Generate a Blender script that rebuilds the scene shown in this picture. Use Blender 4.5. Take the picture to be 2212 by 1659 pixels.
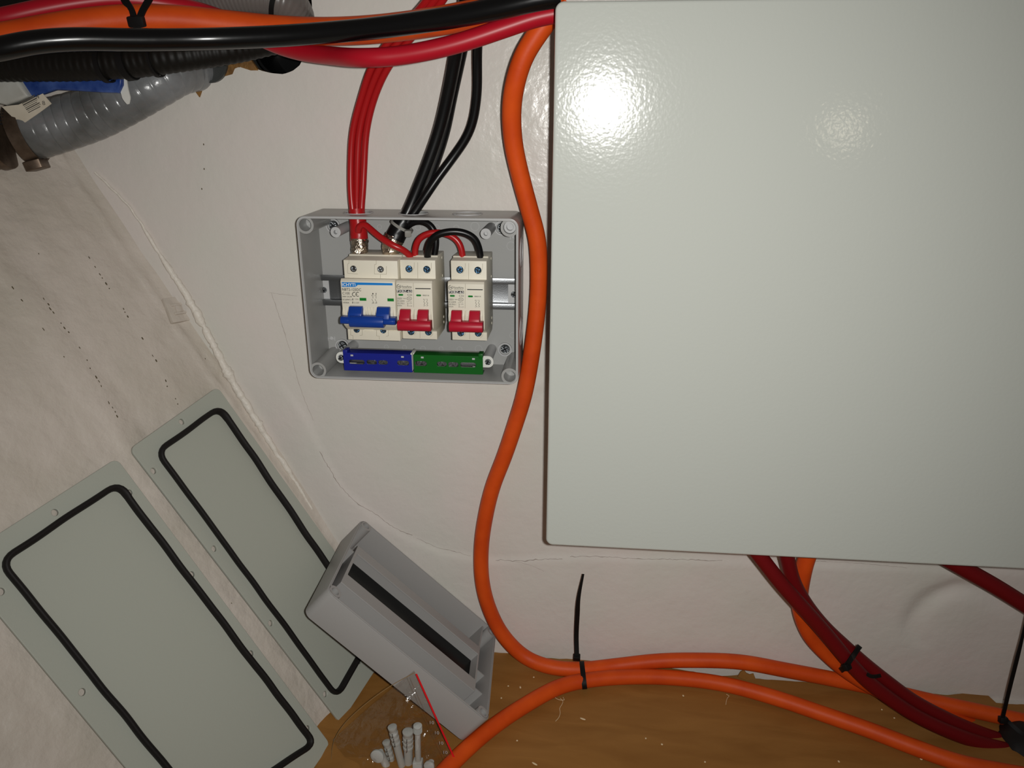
import bpy, bmesh, math, random
from mathutils import Vector, Matrix, noise
from mathutils.geometry import intersect_line_plane

sc = bpy.context.scene
for o in list(bpy.data.objects):
    bpy.data.objects.remove(o, do_unlink=True)
COL = sc.collection
random.seed(7)

# ------------------------------------------------------------------ camera
F, CX, CY, DIST = 1660.0, 1106.0, 829.5, 0.8      # focal length in pixels of a 2212x1659 frame; metres to the wall
PSI = math.asin(169 / math.sqrt(169**2 + 594.5**2 + F * F))
TH = math.atan(594.5 / F)
RIGHT = Vector((math.cos(PSI), math.sin(PSI), 0))
FH = Vector((-math.sin(PSI), math.cos(PSI), 0))
FWD = FH * math.cos(TH) + Vector((0, 0, -math.sin(TH)))
UP = RIGHT.cross(FWD)
CAM = Vector((0, -DIST, 0))
cd = bpy.data.cameras.new('camera')
cd.sensor_width = 36.0
cd.lens = 36.0 * F / 2212
cd.clip_start = 0.02
cam = bpy.data.objects.new('camera', cd)
COL.objects.link(cam)
mw = Matrix((RIGHT, UP, -FWD)).transposed().to_4x4()
mw.translation = CAM
cam.matrix_world = mw
sc.camera = cam

# ------------------------------------------------------------------ light: phone flash beside the lens, faint cabin lamp, dim surroundings
world = bpy.data.worlds.new('world')
sc.world = world
world.use_nodes = True
world.node_tree.nodes['Background'].inputs[0].default_value = (1.0, 0.88, 0.76, 1)
world.node_tree.nodes['Background'].inputs[1].default_value = 0.06
def lamp(name, loc, power, radius, color, kind='POINT'):
    l = bpy.data.lights.new(name, kind)
    l.energy = power
    if kind == 'SPOT':
        l.spot_size = math.radians(118)
        l.spot_blend = 1.0
    l.shadow_soft_size = radius
    l.color = color
    o = bpy.data.objects.new(name, l)
    COL.objects.link(o)
    o.location = loc
    return o
flash = lamp('phone_flash', CAM + RIGHT * 0.020 + UP * 0.004 - FWD * 0.002, 16.0, 0.005, (1.0, 0.99, 0.955), 'SPOT')
flash.rotation_euler = mw.to_euler()
lamp('cabin_lamp', (0.46, -1.05, -0.035), 0.12, 0.02, (1.0, 0.9, 0.7))
sc.view_settings.view_transform = 'Standard'
sc.view_settings.look = 'None'
sc.view_settings.exposure = 0.0
sc.view_settings.gamma = 1.0
sc.view_settings.use_curve_mapping = False

# ------------------------------------------------------------------ helpers
def ray(px, py):
    return (RIGHT * (px - CX) + UP * (CY - py) + FWD * F).normalized()
def at(px, py, h):
    """point h metres in front of the back wall, on the line of sight of a photo pixel"""
    d = ray(px, py)
    return CAM + d * ((-h - CAM.y) / d.y)
def floor_z(x):
    return -0.649 - 0.03 * (x + 0.15)
def onfloor(px, py, rise=0.0):
    d = ray(px, py)
    z = -0.65
    for _ in range(6):
        p = CAM + d * ((z - CAM.z) / d.z)
        z = floor_z(p.x) + rise
    return p
HN = Vector((.8302, -.3148, .4601)).normalized()       # the sloping hull side
HD = -0.4785
def onhull(px, py, lift=0.0):
    d = ray(px, py)
    t = (HD + lift - HN.dot(CAM)) / HN.dot(d)
    return CAM + d * t

def lin(c):
    c /= 255.0
    return c / 12.92 if c <= 0.04045 else ((c + 0.055) / 1.055) ** 2.4
def rgb(r, g, b):
    return (lin(r), lin(g), lin(b), 1)

def mat(name, col, rough=0.5, metal=0.0, spec=0.5, bump=None, mottle=None, coat=0.0, trans=0.0, ior=1.45):
    """bump=(scale, strength, distance, detail); mottle=(scale, other colour, amount)"""
    m = bpy.data.materials.new(name)
    m.use_nodes = True
    nt = m.node_tree
    b = nt.nodes['Principled BSDF']
    b.inputs['Base Color'].default_value = col
    b.inputs['Roughness'].default_value = rough
    b.inputs['Metallic'].default_value = metal
    b.inputs['Specular IOR Level'].default_value = spec
    b.inputs['Coat Weight'].default_value = coat
    b.inputs['Transmission Weight'].default_value = trans
    b.inputs['IOR'].default_value = ior
    tc = nt.nodes.new('ShaderNodeTexCoord')
    if mottle:
        n = nt.nodes.new('ShaderNodeTexNoise')
        n.inputs['Scale'].default_value = mottle[0]
        n.inputs['Detail'].default_value = 6
        nt.links.new(tc.outputs['Object'], n.inputs['Vector'])
        r = nt.nodes.new('ShaderNodeValToRGB')
        r.color_ramp.elements[0].position = 0.35
        r.color_ramp.elements[1].position = 0.7
        r.color_ramp.elements[0].color = col
        c2 = mottle[1]
        a = mottle[2]
        r.color_ramp.elements[1].color = tuple(col[i] * (1 - a) + c2[i] * a for i in range(3)) + (1,)
        nt.links.new(n.outputs['Fac'], r.inputs['Fac'])
        nt.links.new(r.outputs['Color'], b.inputs['Base Color'])
    if bump:
        n = nt.nodes.new('ShaderNodeTexNoise')
        n.inputs['Scale'].default_value = bump[0]
        n.inputs['Detail'].default_value = bump[3]
        nt.links.new(tc.outputs['Object'], n.inputs['Vector'])
        bp = nt.nodes.new('ShaderNodeBump')
        bp.inputs['Strength'].default_value = bump[1]
        bp.inputs['Distance'].default_value = bump[2]
        nt.links.new(n.outputs['Fac'], bp.inputs['Height'])
        nt.links.new(bp.outputs['Normal'], b.inputs['Normal'])
    return m

WHITE = mat('painted_bulkhead', rgb(222, 214, 208), 0.24, spec=0.4, bump=(95, .30, .0022, 4), mottle=(9, rgb(214, 214, 204), .8))
HULLW = mat('painted_laminate', rgb(214, 204, 194), 0.45, spec=0.3, bump=(55, .8, .004, 8), mottle=(11, rgb(190, 182, 168), .8))
DOOR = mat('textured_powder_coat', rgb(189, 192, 185), 0.105, spec=0.6, bump=(300, .085, .0012, 1.0))
DOORP = mat('smooth_powder_coat', rgb(176, 179, 168), 0.42, spec=0.3, bump=(500, .06, .001, 2))
GREYP = mat('grey_plastic', rgb(163, 163, 161), 0.3, spec=0.45)
GREYP2 = mat('grey_plastic_matte', rgb(186, 186, 186), 0.45, spec=0.35)
CREAM = mat('cream_plastic', rgb(226, 220, 203), 0.45, spec=0.35)
CREAMD = mat('cream_groove', rgb(150, 142, 122), 0.6)
BLUE = mat('blue_toggle', rgb(20, 60, 146), 0.3)
REDT = mat('red_toggle', rgb(176, 18, 44), 0.42)
DBLUE = mat('dark_blue_cover', rgb(20, 32, 138), 0.4)
GREEN = mat('green_cover', rgb(4, 92, 20), 0.4)
IND = mat('green_indicator', rgb(12, 120, 40), 0.35)
BANNER = mat('blue_print', rgb(20, 125, 205), 0.4)
INK = mat('black_print', rgb(28, 27, 26), 0.5)
INKG = mat('grey_print', rgb(92, 88, 82), 0.5)
PALE = mat('pale_print', rgb(240, 238, 232), 0.5)
STEEL = mat('zinc_steel', rgb(150, 152, 154), 0.38, metal=1.0, bump=(900, .15, .0006, 3), mottle=(120, rgb(150, 152, 155), .8))
SCREW = mat('screw_steel', rgb(136, 140, 144), 0.2, metal=1.0, bump=(700, 1.0, .0012, 2))
BLUESC = mat('blue_zinc_screw', rgb(78, 118, 156), 0.2, metal=1.0, bump=(700, 1.0, .0012, 2))
DARKIN = mat('dark_recess', rgb(24, 26, 30), 0.6)
FOIL = mat('crumpled_solder_braid', rgb(205, 190, 172), 0.16, metal=1.0, bump=(420, .9, .0012, 3))
COPPER = mat('bare_copper', rgb(230, 140, 70), 0.25, metal=1.0)
ORANGE = mat('orange_cable_sheath', rgb(222, 84, 22), 0.5, spec=0.3, bump=(300, .1, .001, 3), mottle=(30, rgb(200, 66, 16), .8))
RED = mat('red_cable_sheath', rgb(174, 18, 36), 0.38, spec=0.4)
REDW = mat('red_wire_sheath', rgb(170, 24, 27), 0.3, spec=0.5)
DRED = mat('dark_red_and_shaded_orange_sheath', rgb(112, 14, 18), 0.5, spec=0.25)  # also stands in for the shaded orange cable at the right edge
BLACK = mat('black_cable_sheath', rgb(11, 11, 12), 0.24, spec=0.6, bump=(60, .06, .002, 2))
BLACKW = mat('black_wire_sheath', rgb(12, 12, 13), 0.32, spec=0.45)
TIE = mat('black_nylon', rgb(14, 13, 13), 0.6, spec=.3)
TIEG = mat('grey_nylon', rgb(140, 138, 132), 0.4)
RUBBER = mat('black_rubber', rgb(26, 23, 22), 0.6, spec=0.3, bump=(200, .15, .001, 2))
CONDUIT = mat('black_conduit', rgb(22, 20, 17), 0.5, spec=0.25, bump=(50, .3, .003, 3))
HOSEG = mat('grey_ribbed_hose', rgb(104, 98, 94), 0.3)
HOSEC = mat('translucent_spiral_hose', rgb(92, 93, 92), 0.24, spec=0.6, bump=(60, .3, .003, 4), mottle=(24, rgb(138, 140, 142), .9), coat=0.3)
HOSED = mat('dark_grey_hose', rgb(62, 64, 63), 0.4)
CLAMP = mat('dull_clamp_steel', rgb(120, 104, 90), 0.42, metal=0.8, mottle=(90, rgb(80, 66, 54), .8))
WVALVE = mat('pale_grey_plastic', rgb(200, 202, 196), 0.45, mottle=(50, rgb(170, 168, 158), .6))
LBLUE = mat('blue_lever', rgb(22, 54, 124), 0.4, mottle=(70, rgb(76, 104, 170), .8))
PAPER = mat('cream_paper', rgb(222, 214, 196), 0.7, mottle=(60, rgb(200, 190, 170), .6))
WHITEP = mat('white_plastic', rgb(224, 224, 218), 0.4)
BROWN = mat('raw_plywood_edge', rgb(150, 108, 52), 0.7, bump=(200, .8, .003, 6), mottle=(60, rgb(96, 66, 32), 1))
FILLER = mat('white_filler', rgb(232, 225, 214), 0.4, spec=.4, bump=(140, .8, .003, 5))
VOID = mat('dark_locker', rgb(40, 34, 30), 0.9)
PLUG = mat('grey_white_nylon', rgb(184, 186, 182), 0.42)
ZIPRED = mat('red_zip_print', rgb(226, 22, 34), 0.4)
CHIP = mat('pale_shavings', rgb(226, 204, 166), 0.7)
PIN = mat('dark_pinhole', rgb(96, 86, 64), 0.9)
CRACK = mat('cracked_paint', rgb(168, 156, 148), 0.6)
LIDM = mat('lid_plastic', rgb(160, 158, 156), 0.42, spec=0.35)
SMOKED = mat('smoked_window', rgb(3, 4, 4), 0.3, spec=0.25)

# floor: stained plywood with faint grain and darker patches
FLOORM = mat('stained_plywood', rgb(158, 112, 58), 0.55, spec=0.3)
nt = FLOORM.node_tree
tc = nt.nodes.new('ShaderNodeTexCoord'); mp = nt.nodes.new('ShaderNodeMapping')
mp.inputs['Scale'].default_value = (2.2, 9, 1); mp.inputs['Rotation'].default_value = (0, 0, math.radians(14))
n1 = nt.nodes.new('ShaderNodeTexNoise'); n1.inputs['Scale'].default_value = 5; n1.inputs['Detail'].default_value = 8; n1.inputs['Distortion'].default_value = .6
rp = nt.nodes.new('ShaderNodeValToRGB')
rp.color_ramp.elements[0].position = .3; rp.color_ramp.elements[0].color = rgb(144, 98, 46)
rp.color_ramp.elements[1].position = .75; rp.color_ramp.elements[1].color = rgb(162, 114, 58)
nt.links.new(tc.outputs['Object'], mp.inputs['Vector']); nt.links.new(mp.outputs[0], n1.inputs['Vector'])
nt.links.new(n1.outputs['Fac'], rp.inputs['Fac']); nt.links.new(rp.outputs['Color'], nt.nodes['Principled BSDF'].inputs['Base Color'])
bp = nt.nodes.new('ShaderNodeBump'); bp.inputs['Strength'].default_value = .25; bp.inputs['Distance'].default_value = .003
nt.links.new(n1.outputs['Fac'], bp.inputs['Height']); nt.links.new(bp.outputs['Normal'], nt.nodes['Principled BSDF'].inputs['Normal'])

# thin clear film: mostly see-through, with a glossy crinkled skin
FILM = bpy.data.materials.new('clear_film'); FILM.use_nodes = True
nt = FILM.node_tree; nt.nodes.clear()
out = nt.nodes.new('ShaderNodeOutputMaterial'); mx = nt.nodes.new('ShaderNodeMixShader')
tr = nt.nodes.new('ShaderNodeBsdfTransparent'); tr.inputs[0].default_value = (.97, .965, .955, 1)
gl = nt.nodes.new('ShaderNodeBsdfGlossy'); gl.inputs['Roughness'].default_value = .13
tc = nt.nodes.new('ShaderNodeTexCoord'); n1 = nt.nodes.new('ShaderNodeTexNoise')
n1.inputs['Scale'].default_value = 42; n1.inputs['Detail'].default_value = 3; n1.inputs['Distortion'].default_value = 1.0
bp = nt.nodes.new('ShaderNodeBump'); bp.inputs['Strength'].default_value = .8; bp.inputs['Distance'].default_value = .008
nt.links.new(tc.outputs['Object'], n1.inputs['Vector']); nt.links.new(n1.outputs['Fac'], bp.inputs['Height'])
nt.links.new(bp.outputs['Normal'], gl.inputs['Normal'])
mx.inputs[0].default_value = .085; nt.links.new(tr.outputs[0], mx.inputs[1]); nt.links.new(gl.outputs[0], mx.inputs[2])
nt.links.new(mx.outputs[0], out.inputs['Surface'])

FILMEDGE = mat('film_edge', rgb(150, 122, 84), 0.3)
MW = {}
def thing(name, label, cat, loc, group=None, m=None):
    o = bpy.data.objects.new(name, None)
    o.empty_display_size = 0.01
    COL.objects.link(o)
    M = m if m is not None else Matrix.Translation(Vector(loc))
    o.matrix_world = M
    MW[o.name] = M.copy()
    tag(o, label, cat, group)
    return o
def tag(o, label, cat, group=None):
    o['label'] = label
    o['category'] = cat
    if group:
        o['group'] = group
    return o
def mesh_of(x, name):
    if isinstance(x, bmesh.types.BMesh):
        me = bpy.data.meshes.new(name)
        x.normal_update()
        x.to_mesh(me)
        x.free()
        return me
    return x
def obj(name, geo, m, parent=None, smooth=True, angle=35, label=None):
    """link one mesh, given in world coordinates, as a part of parent or as a thing of its own"""
    me = mesh_of(geo, name)
    me.name = name
    ms = m if isinstance(m, (list, tuple)) else [m]
    if len(me.materials):
        me.materials.clear()
    for k in ms:
        me.materials.append(k)
    if parent is not None:
        M = MW[parent.name]
    else:
        xs = [v.co.copy() for v in me.vertices]
        lo = Vector([min(v[i] for v in xs) for i in range(3)]); hi = Vector([max(v[i] for v in xs) for i in range(3)])
        M = Matrix.Translation((lo + hi) / 2)
    me.transform(M.inverted())
    if smooth:
        me.polygons.foreach_set('use_smooth', [True] * len(me.polygons))
        me.set_sharp_from_angle(angle=math.radians(angle))
    o = bpy.data.objects.new(name, me)
    COL.objects.link(o)
    if parent is not None:
        o.parent = parent
    else:
        o.matrix_world = M
    MW[o.name] = M.copy()
    if label:
        o['label'] = label
    return o
def structure(name, geo, m, parent=None, **k):
    o = obj(name, geo, m, parent, **k)
    o['kind'] = 'structure'
    return o
def copy_tree(o, parent=None):
    c = o.copy()
    COL.objects.link(c)
    c.parent = parent
    for ch in list(o.children):
        copy_tree(ch, c)
    return c

def new():
    return bmesh.new()
def box(bm, lo, hi, bev=0.0, mi=0, seg=2):
    t = bmesh.new()
    lo = Vector(lo); hi = Vector(hi)
    bmesh.ops.create_cube(t, size=1)
    for v in t.verts:
        v.co = Vector([(lo[i] + hi[i]) / 2 + v.co[i] * (hi[i] - lo[i]) for i in range(3)])
    if bev > 0:
        bmesh.ops.bevel(t, geom=list(t.edges), offset=bev, segments=seg, profile=.5, affect='EDGES')
    join(bm, t, mi)
def join(bm, t, mi=None):
    if mi is not None:
        for f in t.faces:
            f.material_index = mi
    me = bpy.data.meshes.new('tmp')
    t.to_mesh(me)
    t.free()
    bm.from_mesh(me)
    bpy.data.meshes.remove(me)
def addmesh(bm, me, M=None, mi=0):
    t = bmesh.new(); t.from_mesh(me)
    if M is not None:
        bmesh.ops.transform(t, matrix=M, verts=t.verts)
    bpy.data.meshes.remove(me)
    join(bm, t, mi)
def prism(bm, poly, axis, a, b, bev=0.0, mi=0):
    """extrude a polygon; axis 'x': points are (y,z); axis 'y': points are (x,z)"""
    t = bmesh.new()
    vs = [t.verts.new((a, p[0], p[1]) if axis == 'x' else (p[0], a, p[1])) for p in poly]
    f = t.faces.new(vs)
    r = bmesh.ops.extrude_face_region(t, geom=[f])
    d = Vector((b - a, 0, 0)) if axis == 'x' else Vector((0, b - a, 0))
    bmesh.ops.translate(t, vec=d, verts=[v for v in r['geom'] if isinstance(v, bmesh.types.BMVert)])
    bmesh.ops.recalc_face_normals(t, faces=t.faces)
    if bev > 0:
        bmesh.ops.bevel(t, geom=list(t.edges), offset=bev, segments=2, profile=.5, affect='EDGES')
    join(bm, t, mi)
def frame_to(d, origin):
    """matrix whose z axis runs along d"""
    d = Vector(d).normalized()
    q = d.to_track_quat('Z', 'Y').to_matrix().to_4x4()
    q.translation = Vector(origin)
    return q
def cyl(bm, p, d, r, length, seg=24, r2=None, bev=0.0, mi=0):
    t = bmesh.new()
    bmesh.ops.create_cone(t, cap_ends=True, segments=seg, radius1=r, radius2=r if r2 is None else r2, depth=length)
    bmesh.ops.translate(t, vec=(0, 0, length / 2), verts=t.verts)
    if bev > 0:
        es = [e for e in t.edges if abs(e.verts[0].co.z - e.verts[1].co.z) < 1e-6]
        bmesh.ops.bevel(t, geom=es, offset=bev, segments=2, profile=.5, affect='EDGES')
    bmesh.ops.transform(t, matrix=frame_to(d, p), verts=t.verts)
    join(bm, t, mi)
def tubering(bm, p, d, ro, ri, length, seg=28, mi=0, floor=None):
    """hollow cylinder, open at the far end; floor = depth of the blind hole"""
    t = bmesh.new()
    fl = length if floor is None else floor
    rings = [(ro, 0), (ro, length), (ri, length), (ri, length - fl)]
    vs = [[t.verts.new((r * math.cos(2 * math.pi * i / seg), r * math.sin(2 * math.pi * i / seg), z)) for i in range(seg)] for r, z in rings]
    for a, b in zip(vs[:-1], vs[1:]):
        for i in range(seg):
            t.faces.new((a[i], a[(i + 1) % seg], b[(i + 1) % seg], b[i]))
    if floor is not None:
        t.faces.new(vs[-1][::-1])
    else:
        for i in range(seg):
            t.faces.new((vs[-1][i], vs[-1][(i + 1) % seg], vs[0][(i + 1) % seg], vs[0][i]))
    bmesh.ops.recalc_face_normals(t, faces=t.faces)
    bmesh.ops.transform(t, matrix=frame_to(d, p), verts=t.verts)
    join(bm, t, mi)

def spline(pts, step=0.004):
    """centripetal-ish Catmull-Rom through pts, resampled evenly"""
    P = [Vector(p) for p in pts]
    if len(P) == 2:
        P = [P[0], (P[0] + P[1]) / 2, P[1]]
    P = [2 * P[0] - P[1]] + P + [2 * P[-1] - P[-2]]
    dense = []
    for i in range(1, len(P) - 2):
        p0, p1, p2, p3 = P[i - 1:i + 3]
        d1 = max((p1 - p0).length ** .5, 1e-6); d2 = max((p2 - p1).length ** .5, 1e-6); d3 = max((p3 - p2).length ** .5, 1e-6)
        m1 = (p1 - p0) / d1 - (p2 - p0) / (d1 + d2) + (p2 - p1) / d2
        m2 = (p2 - p1) / d2 - (p3 - p1) / (d2 + d3) + (p3 - p2) / d3
        m1 *= d2; m2 *= d2
        for k in range(24):
            t = k / 24
            dense.append((2*t**3 - 3*t*t + 1) * p1 + (t**3 - 2*t*t + t) * m1 + (-2*t**3 + 3*t*t) * p2 + (t**3 - t*t) * m2)
    dense.append(P[-2])
    L = [0]
    for a, b in zip(dense[:-1], dense[1:]):
        L.append(L[-1] + (b - a).length)
    n = max(3, int(L[-1] / step))
    res = []; j = 0
    for i in range(n + 1):
        s = L[-1] * i / n
        while j < len(L) - 2 and L[j + 1] < s:
            j += 1
        f = 0 if L[j + 1] == L[j] else (s - L[j]) / (L[j + 1] - L[j])
        res.append(dense[j].lerp(dense[j + 1], min(max(f, 0), 1)))
    return res
def smooth_line(pts, n=4):
    for _ in range(n):
        pts = [pts[0]] + [(a + b * 2 + c) / 4 for a, b, c in zip(pts[:-2], pts[1:-1], pts[2:])] + [pts[-1]]
    return pts
def frames(pts, closed=False, up=None):
    n = len(pts); fr = []
    prev = None
    for i in range(n):
        if closed:
            t = pts[(i + 1) % n] - pts[i - 1]
        else:
            t = pts[min(i + 1, n - 1)] - pts[max(i - 1, 0)]
        t.normalize()
        if up is not None:
            u = up - t * up.dot(t)
        elif prev is None:
            a = Vector((0, 0, 1)) if abs(t.z) < .9 else Vector((1, 0, 0))
            u = a - t * a.dot(t)
        else:
            u = prev - t * prev.dot(t)
        u.normalize(); prev = u
        fr.append((t, u, t.cross(u)))
    return fr
def sweep(bm, pts, section, closed=False, up=None, cap=True, scale=None, mi=0):
    t = bmesh.new()
    fr = frames(pts, closed, up)
    rows = []
    for i, (p, (tt, u, v)) in enumerate(zip(pts, fr)):
        s = 1.0 if scale is None else scale(i, len(pts))
        rows.append([t.verts.new(p + (u * a + v * b) * s) for a, b in section])
    n = len(section)
    pairs = list(zip(rows[:-1], rows[1:])) + ([(rows[-1], rows[0])] if closed else [])
    for a, b in pairs:
        for i in range(n):
            t.faces.new((a[i], a[(i + 1) % n], b[(i + 1) % n], b[i]))
    if cap and not closed:
        t.faces.new(rows[0][::-1]); t.faces.new(rows[-1])
    bmesh.ops.recalc_face_normals(t, faces=t.faces)
    join(bm, t, mi)
def circle(r, n=20):
    return [(r * math.cos(2 * math.pi * i / n), r * math.sin(2 * math.pi * i / n)) for i in range(n)]
def rect(w, h):
    return [(-w / 2, -h / 2), (w / 2, -h / 2), (w / 2, h / 2), (-w / 2, h / 2)]
def cable(name, pts, r, m, label=None, cat=None, group=None, seg=22, step=.004, parent=None, sm=6, scale=None):
    bm = new()
    L_ = smooth_line(spline(pts, step), sm)
    sweep(bm, L_, circle(r, seg), scale=scale)
    o = obj(name, bm, m, parent, angle=60)
    if label:
        tag(o, label, cat, group)
    return o
def P3(lst):
    return [at(*p) for p in lst]

def rrect(x0, y0, x1, y1, r, n=6):
    pts = []
    for cx, cy, a0 in ((x1 - r, y0 + r, -90), (x1 - r, y1 - r, 0), (x0 + r, y1 - r, 90), (x0 + r, y0 + r, 180)):
        for i in range(n + 1):
            a = math.radians(a0 + 90 * i / n)
            pts.append((cx + r * math.cos(a), cy + r * math.sin(a)))
    return pts
def disc(cx, cy, r, n=20):
    return [(cx + r * math.cos(2 * math.pi * i / n), cy + r * math.sin(2 * math.pi * i / n)) for i in range(n)]
def plate(outer, holes, th, bev=0.0):
    """flat plate in local xy with holes, thickness th centred on z=0"""
    cu = bpy.data.curves.new('tmp', 'CURVE')
    cu.dimensions = '2D'; cu.fill_mode = 'BOTH'; cu.extrude = th / 2 - bev; cu.bevel_depth = bev; cu.bevel_resolution = 2
    cu.offset = -bev
    for poly in [outer] + list(holes):
        s = cu.splines.new('POLY'); s.points.add(len(poly) - 1)
        for p, q in zip(s.points, poly):
            p.co = (q[0], q[1], 0, 1)
        s.use_cyclic_u = True
    o = bpy.data.objects.new('tmp', cu); COL.objects.link(o)
    bpy.context.view_layer.update()
    dg = bpy.context.evaluated_depsgraph_get()
    me = bpy.data.meshes.new_from_object(o.evaluated_get(dg))
    bpy.data.objects.remove(o); bpy.data.curves.remove(cu)
    return me
RX = Matrix.Rotation(math.radians(90), 4, 'X')       # local xy plane -> the wall's xz plane, local +z faces the room
def wallplate(bm, outer, holes, h0, h1, bev=0.0, mi=0):
    """plate whose outline is in wall x,z, between heights h0 and h1 off the wall"""
    me = plate(outer, holes, h1 - h0, bev)
    addmesh(bm, me, Matrix.Translation((0, -(h0 + h1) / 2, 0)) @ RX, mi)
def text_mesh(s, x0, z0, x1, z1, h, bold=0.0):
    """lettering on a plane h off the wall, fitted to the box x0..x1, z0..z1"""
    cu = bpy.data.curves.new('tmp', 'FONT'); cu.body = s; cu.offset = bold; cu.resolution_u = 3
    o = bpy.data.objects.new('tmp', cu); COL.objects.link(o)
    bpy.context.view_layer.update()
    me = bpy.data.meshes.new_from_object(o.evaluated_get(bpy.context.evaluated_depsgraph_get()))
    bpy.data.objects.remove(o); bpy.data.curves.remove(cu)
    xs = [v.co.x for v in me.vertices]; ys = [v.co.y for v in me.vertices]
    ax, bx, ay, by = min(xs), max(xs), min(ys), max(ys)
    for v in me.vertices:
        v.co = Vector((x0 + (v.co.x - ax) / max(bx - ax, 1e-9) * (x1 - x0), -h, z0 + (v.co.y - ay) / max(by - ay, 1e-9) * (z1 - z0)))
    return me
def screw_head(bm, c, d, r, mi_head=0, mi_slot=1, ang=20.0, cross=True, hgt=.0012):
    """pan head with a cross or plain slot; d points out of the head"""
    cyl(bm, c, d, r, hgt, 20, r2=r * .8, mi=mi_head)
    M = frame_to(d, Vector(c) + Vector(d).normalized() * hgt)
    for k in range(2 if cross else 1):
        t = bmesh.new(); bmesh.ops.create_cube(t, size=1)
        S = M @ Matrix.Rotation(math.radians(ang + 90 * k), 4, 'Z') @ Matrix.Diagonal((r * 1.45, r * .26, .0002, 1))
        bmesh.ops.transform(t, matrix=S, verts=t.verts)
        join(bm, t, mi_slot)
OUT = Vector((0, -1, 0))

# ================================================================== SETTING
# ---- back wall (bulkhead) with the torn hole the hoses pass through
hole_px = [(210, 262), (300, 250), (318, 238), (345, 213), (383, 185), (400, 178), (412, 182), (420, 195), (428, 207), (434, 196), (440, 183), (462, 172),
           (478, 160), (490, 146), (497, 150), (503, 143), (512, 146), (522, 143), (535, 150), (548, 146), (560, 152), (585, 158), (610, 160),
           (630, 153), (645, 141), (655, 122), (668, 90), (674, 50), (672, 0), (660, -70), (180, -70), (130, 120)]
hole = [(p.x, p.z) for p in (at(x, y, 0) for x, y in hole_px)]
def inside(pt, poly):
    c = False
    for i in range(len(poly)):
        (x1, y1), (x2, y2) = poly[i - 1], poly[i]
        if (y1 > pt[1]) != (y2 > pt[1]) and pt[0] < (x2 - x1) * (pt[1] - y1) / (y2 - y1) + x1:
            c = not c
    return c
def near_poly(pt, poly):
    best = None
    p = Vector(pt)
    for i in range(len(poly)):
        a = Vector(poly[i - 1]); b = Vector(poly[i]); d = b - a
        t = max(0, min(1, (p - a).dot(d) / max(d.length_squared, 1e-12)))
        q = a + d * t
        if best is None or (q - p).length < best[0]:
            best = ((q - p).length, q)
    return best[1]
crease_px = [(560, 760), (620, 850), (660, 905), (700, 990), (740, 1060), (800, 1112), (880, 1165), (960, 1196), (1060, 1213), (1180, 1208), (1300, 1206), (1500, 1211), (1700, 1220), (2240, 1240)]
crease = [(p.x, p.z) for p in (at(x, y, 0) for x, y in crease_px)]
def crease_z(x):
    if x < crease[0][0]:
        return -9
    for (xa, za), (xb, zb) in zip(crease[:-1], crease[1:]):
        if x <= xb:
            return za + (zb - za) * (x - xa) / (xb - xa)
    return crease[-1][1]
DENT = at(2075, 1345, 0)
def wall_bulge(x, z):
    d = crease_z(x) - z
    y = 0.003
    y -= 0.0022 * max(0, min(1, d / .008 + .5)) * max(0, min(1, (x - crease[0][0]) / .04))
    y -= 0.0018 * noise.noise(Vector((x * 7, z * 7, 1.3))) + 0.0008 * noise.noise(Vector((x * 22, z * 22, 4.1)))
    dx, dz = x - DENT.x, z - DENT.z
    rr = math.sqrt(dx * dx + (dz * 1.1) ** 2) + .006 * noise.noise(Vector((x * 25, z * 25, 9)))
    a = math.atan2(dz, dx)
    da = (a - math.radians(120) + math.pi) % (2 * math.pi) - math.pi
    w = max(0, math.cos(da * .8))
    y += 0.0055 * math.exp(-((rr - .052) / .011) ** 2) * w - .001 * math.exp(-(rr / .045) ** 2)
    bx, bz = x - at(1160, 820, 0).x, z - at(1160, 820, 0).z
    y += .003 * math.exp(-((bx / .03) ** 2 + (bz / .06) ** 2)) * noise.noise(Vector((x * 60, z * 60, 2)))
    return y
bm = new()
X0, X1, Z0, Z1, ST = -.78, .78, -.70, .30, .004
nx = int((X1 - X0) / ST); nz = int((Z1 - Z0) / ST)
grid = [[bm.verts.new((X0 + i * ST, 0, Z0 + j * ST)) for i in range(nx + 1)] for j in range(nz + 1)]
for j in range(nz):
    for i in range(nx):
        c = (X0 + (i + .5) * ST, Z0 + (j + .5) * ST)
        hx = (-.4785 - .4601 * c[1]) / .8302                       # nothing of the bulkhead beyond the hull line
        if c[0] < hx - .03 or inside(c, hole):
            continue
        bm.faces.new((grid[j][i], grid[j][i + 1], grid[j + 1][i + 1], grid[j + 1][i]))
bmesh.ops.delete(bm, geom=[v for v in bm.verts if not v.link_faces], context='VERTS')
rim = [e for e in bm.edges if e.is_boundary and all(X0 + .01 < v.co.x < X1 - .01 and Z0 + .01 < v.co.z < Z1 - .01 for v in e.verts)
       and all((near_poly((v.co.x, v.co.z), hole) - Vector((v.co.x, v.co.z))).length < .0062 for v in e.verts)]
for v in {v for e in rim for v in e.verts}:
    q = near_poly((v.co.x, v.co.z), hole)
    v.co.x, v.co.z = q.x, q.y
for v in bm.verts:
    v.co.y = wall_bulge(v.co.x, v.co.z)
r = bmesh.ops.extrude_edge_only(bm, edges=rim)
for v in [g for g in r['geom'] if isinstance(g, bmesh.types.BMVert)]:
    v.co.y += .012
for f in [g for g in r['geom'] if isinstance(g, bmesh.types.BMFace)]:
    f.material_index = 1
bmesh.ops.recalc_face_normals(bm, faces=bm.faces)
wall = structure('wall_back', bm, [WHITE, BROWN], angle=50)

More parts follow.
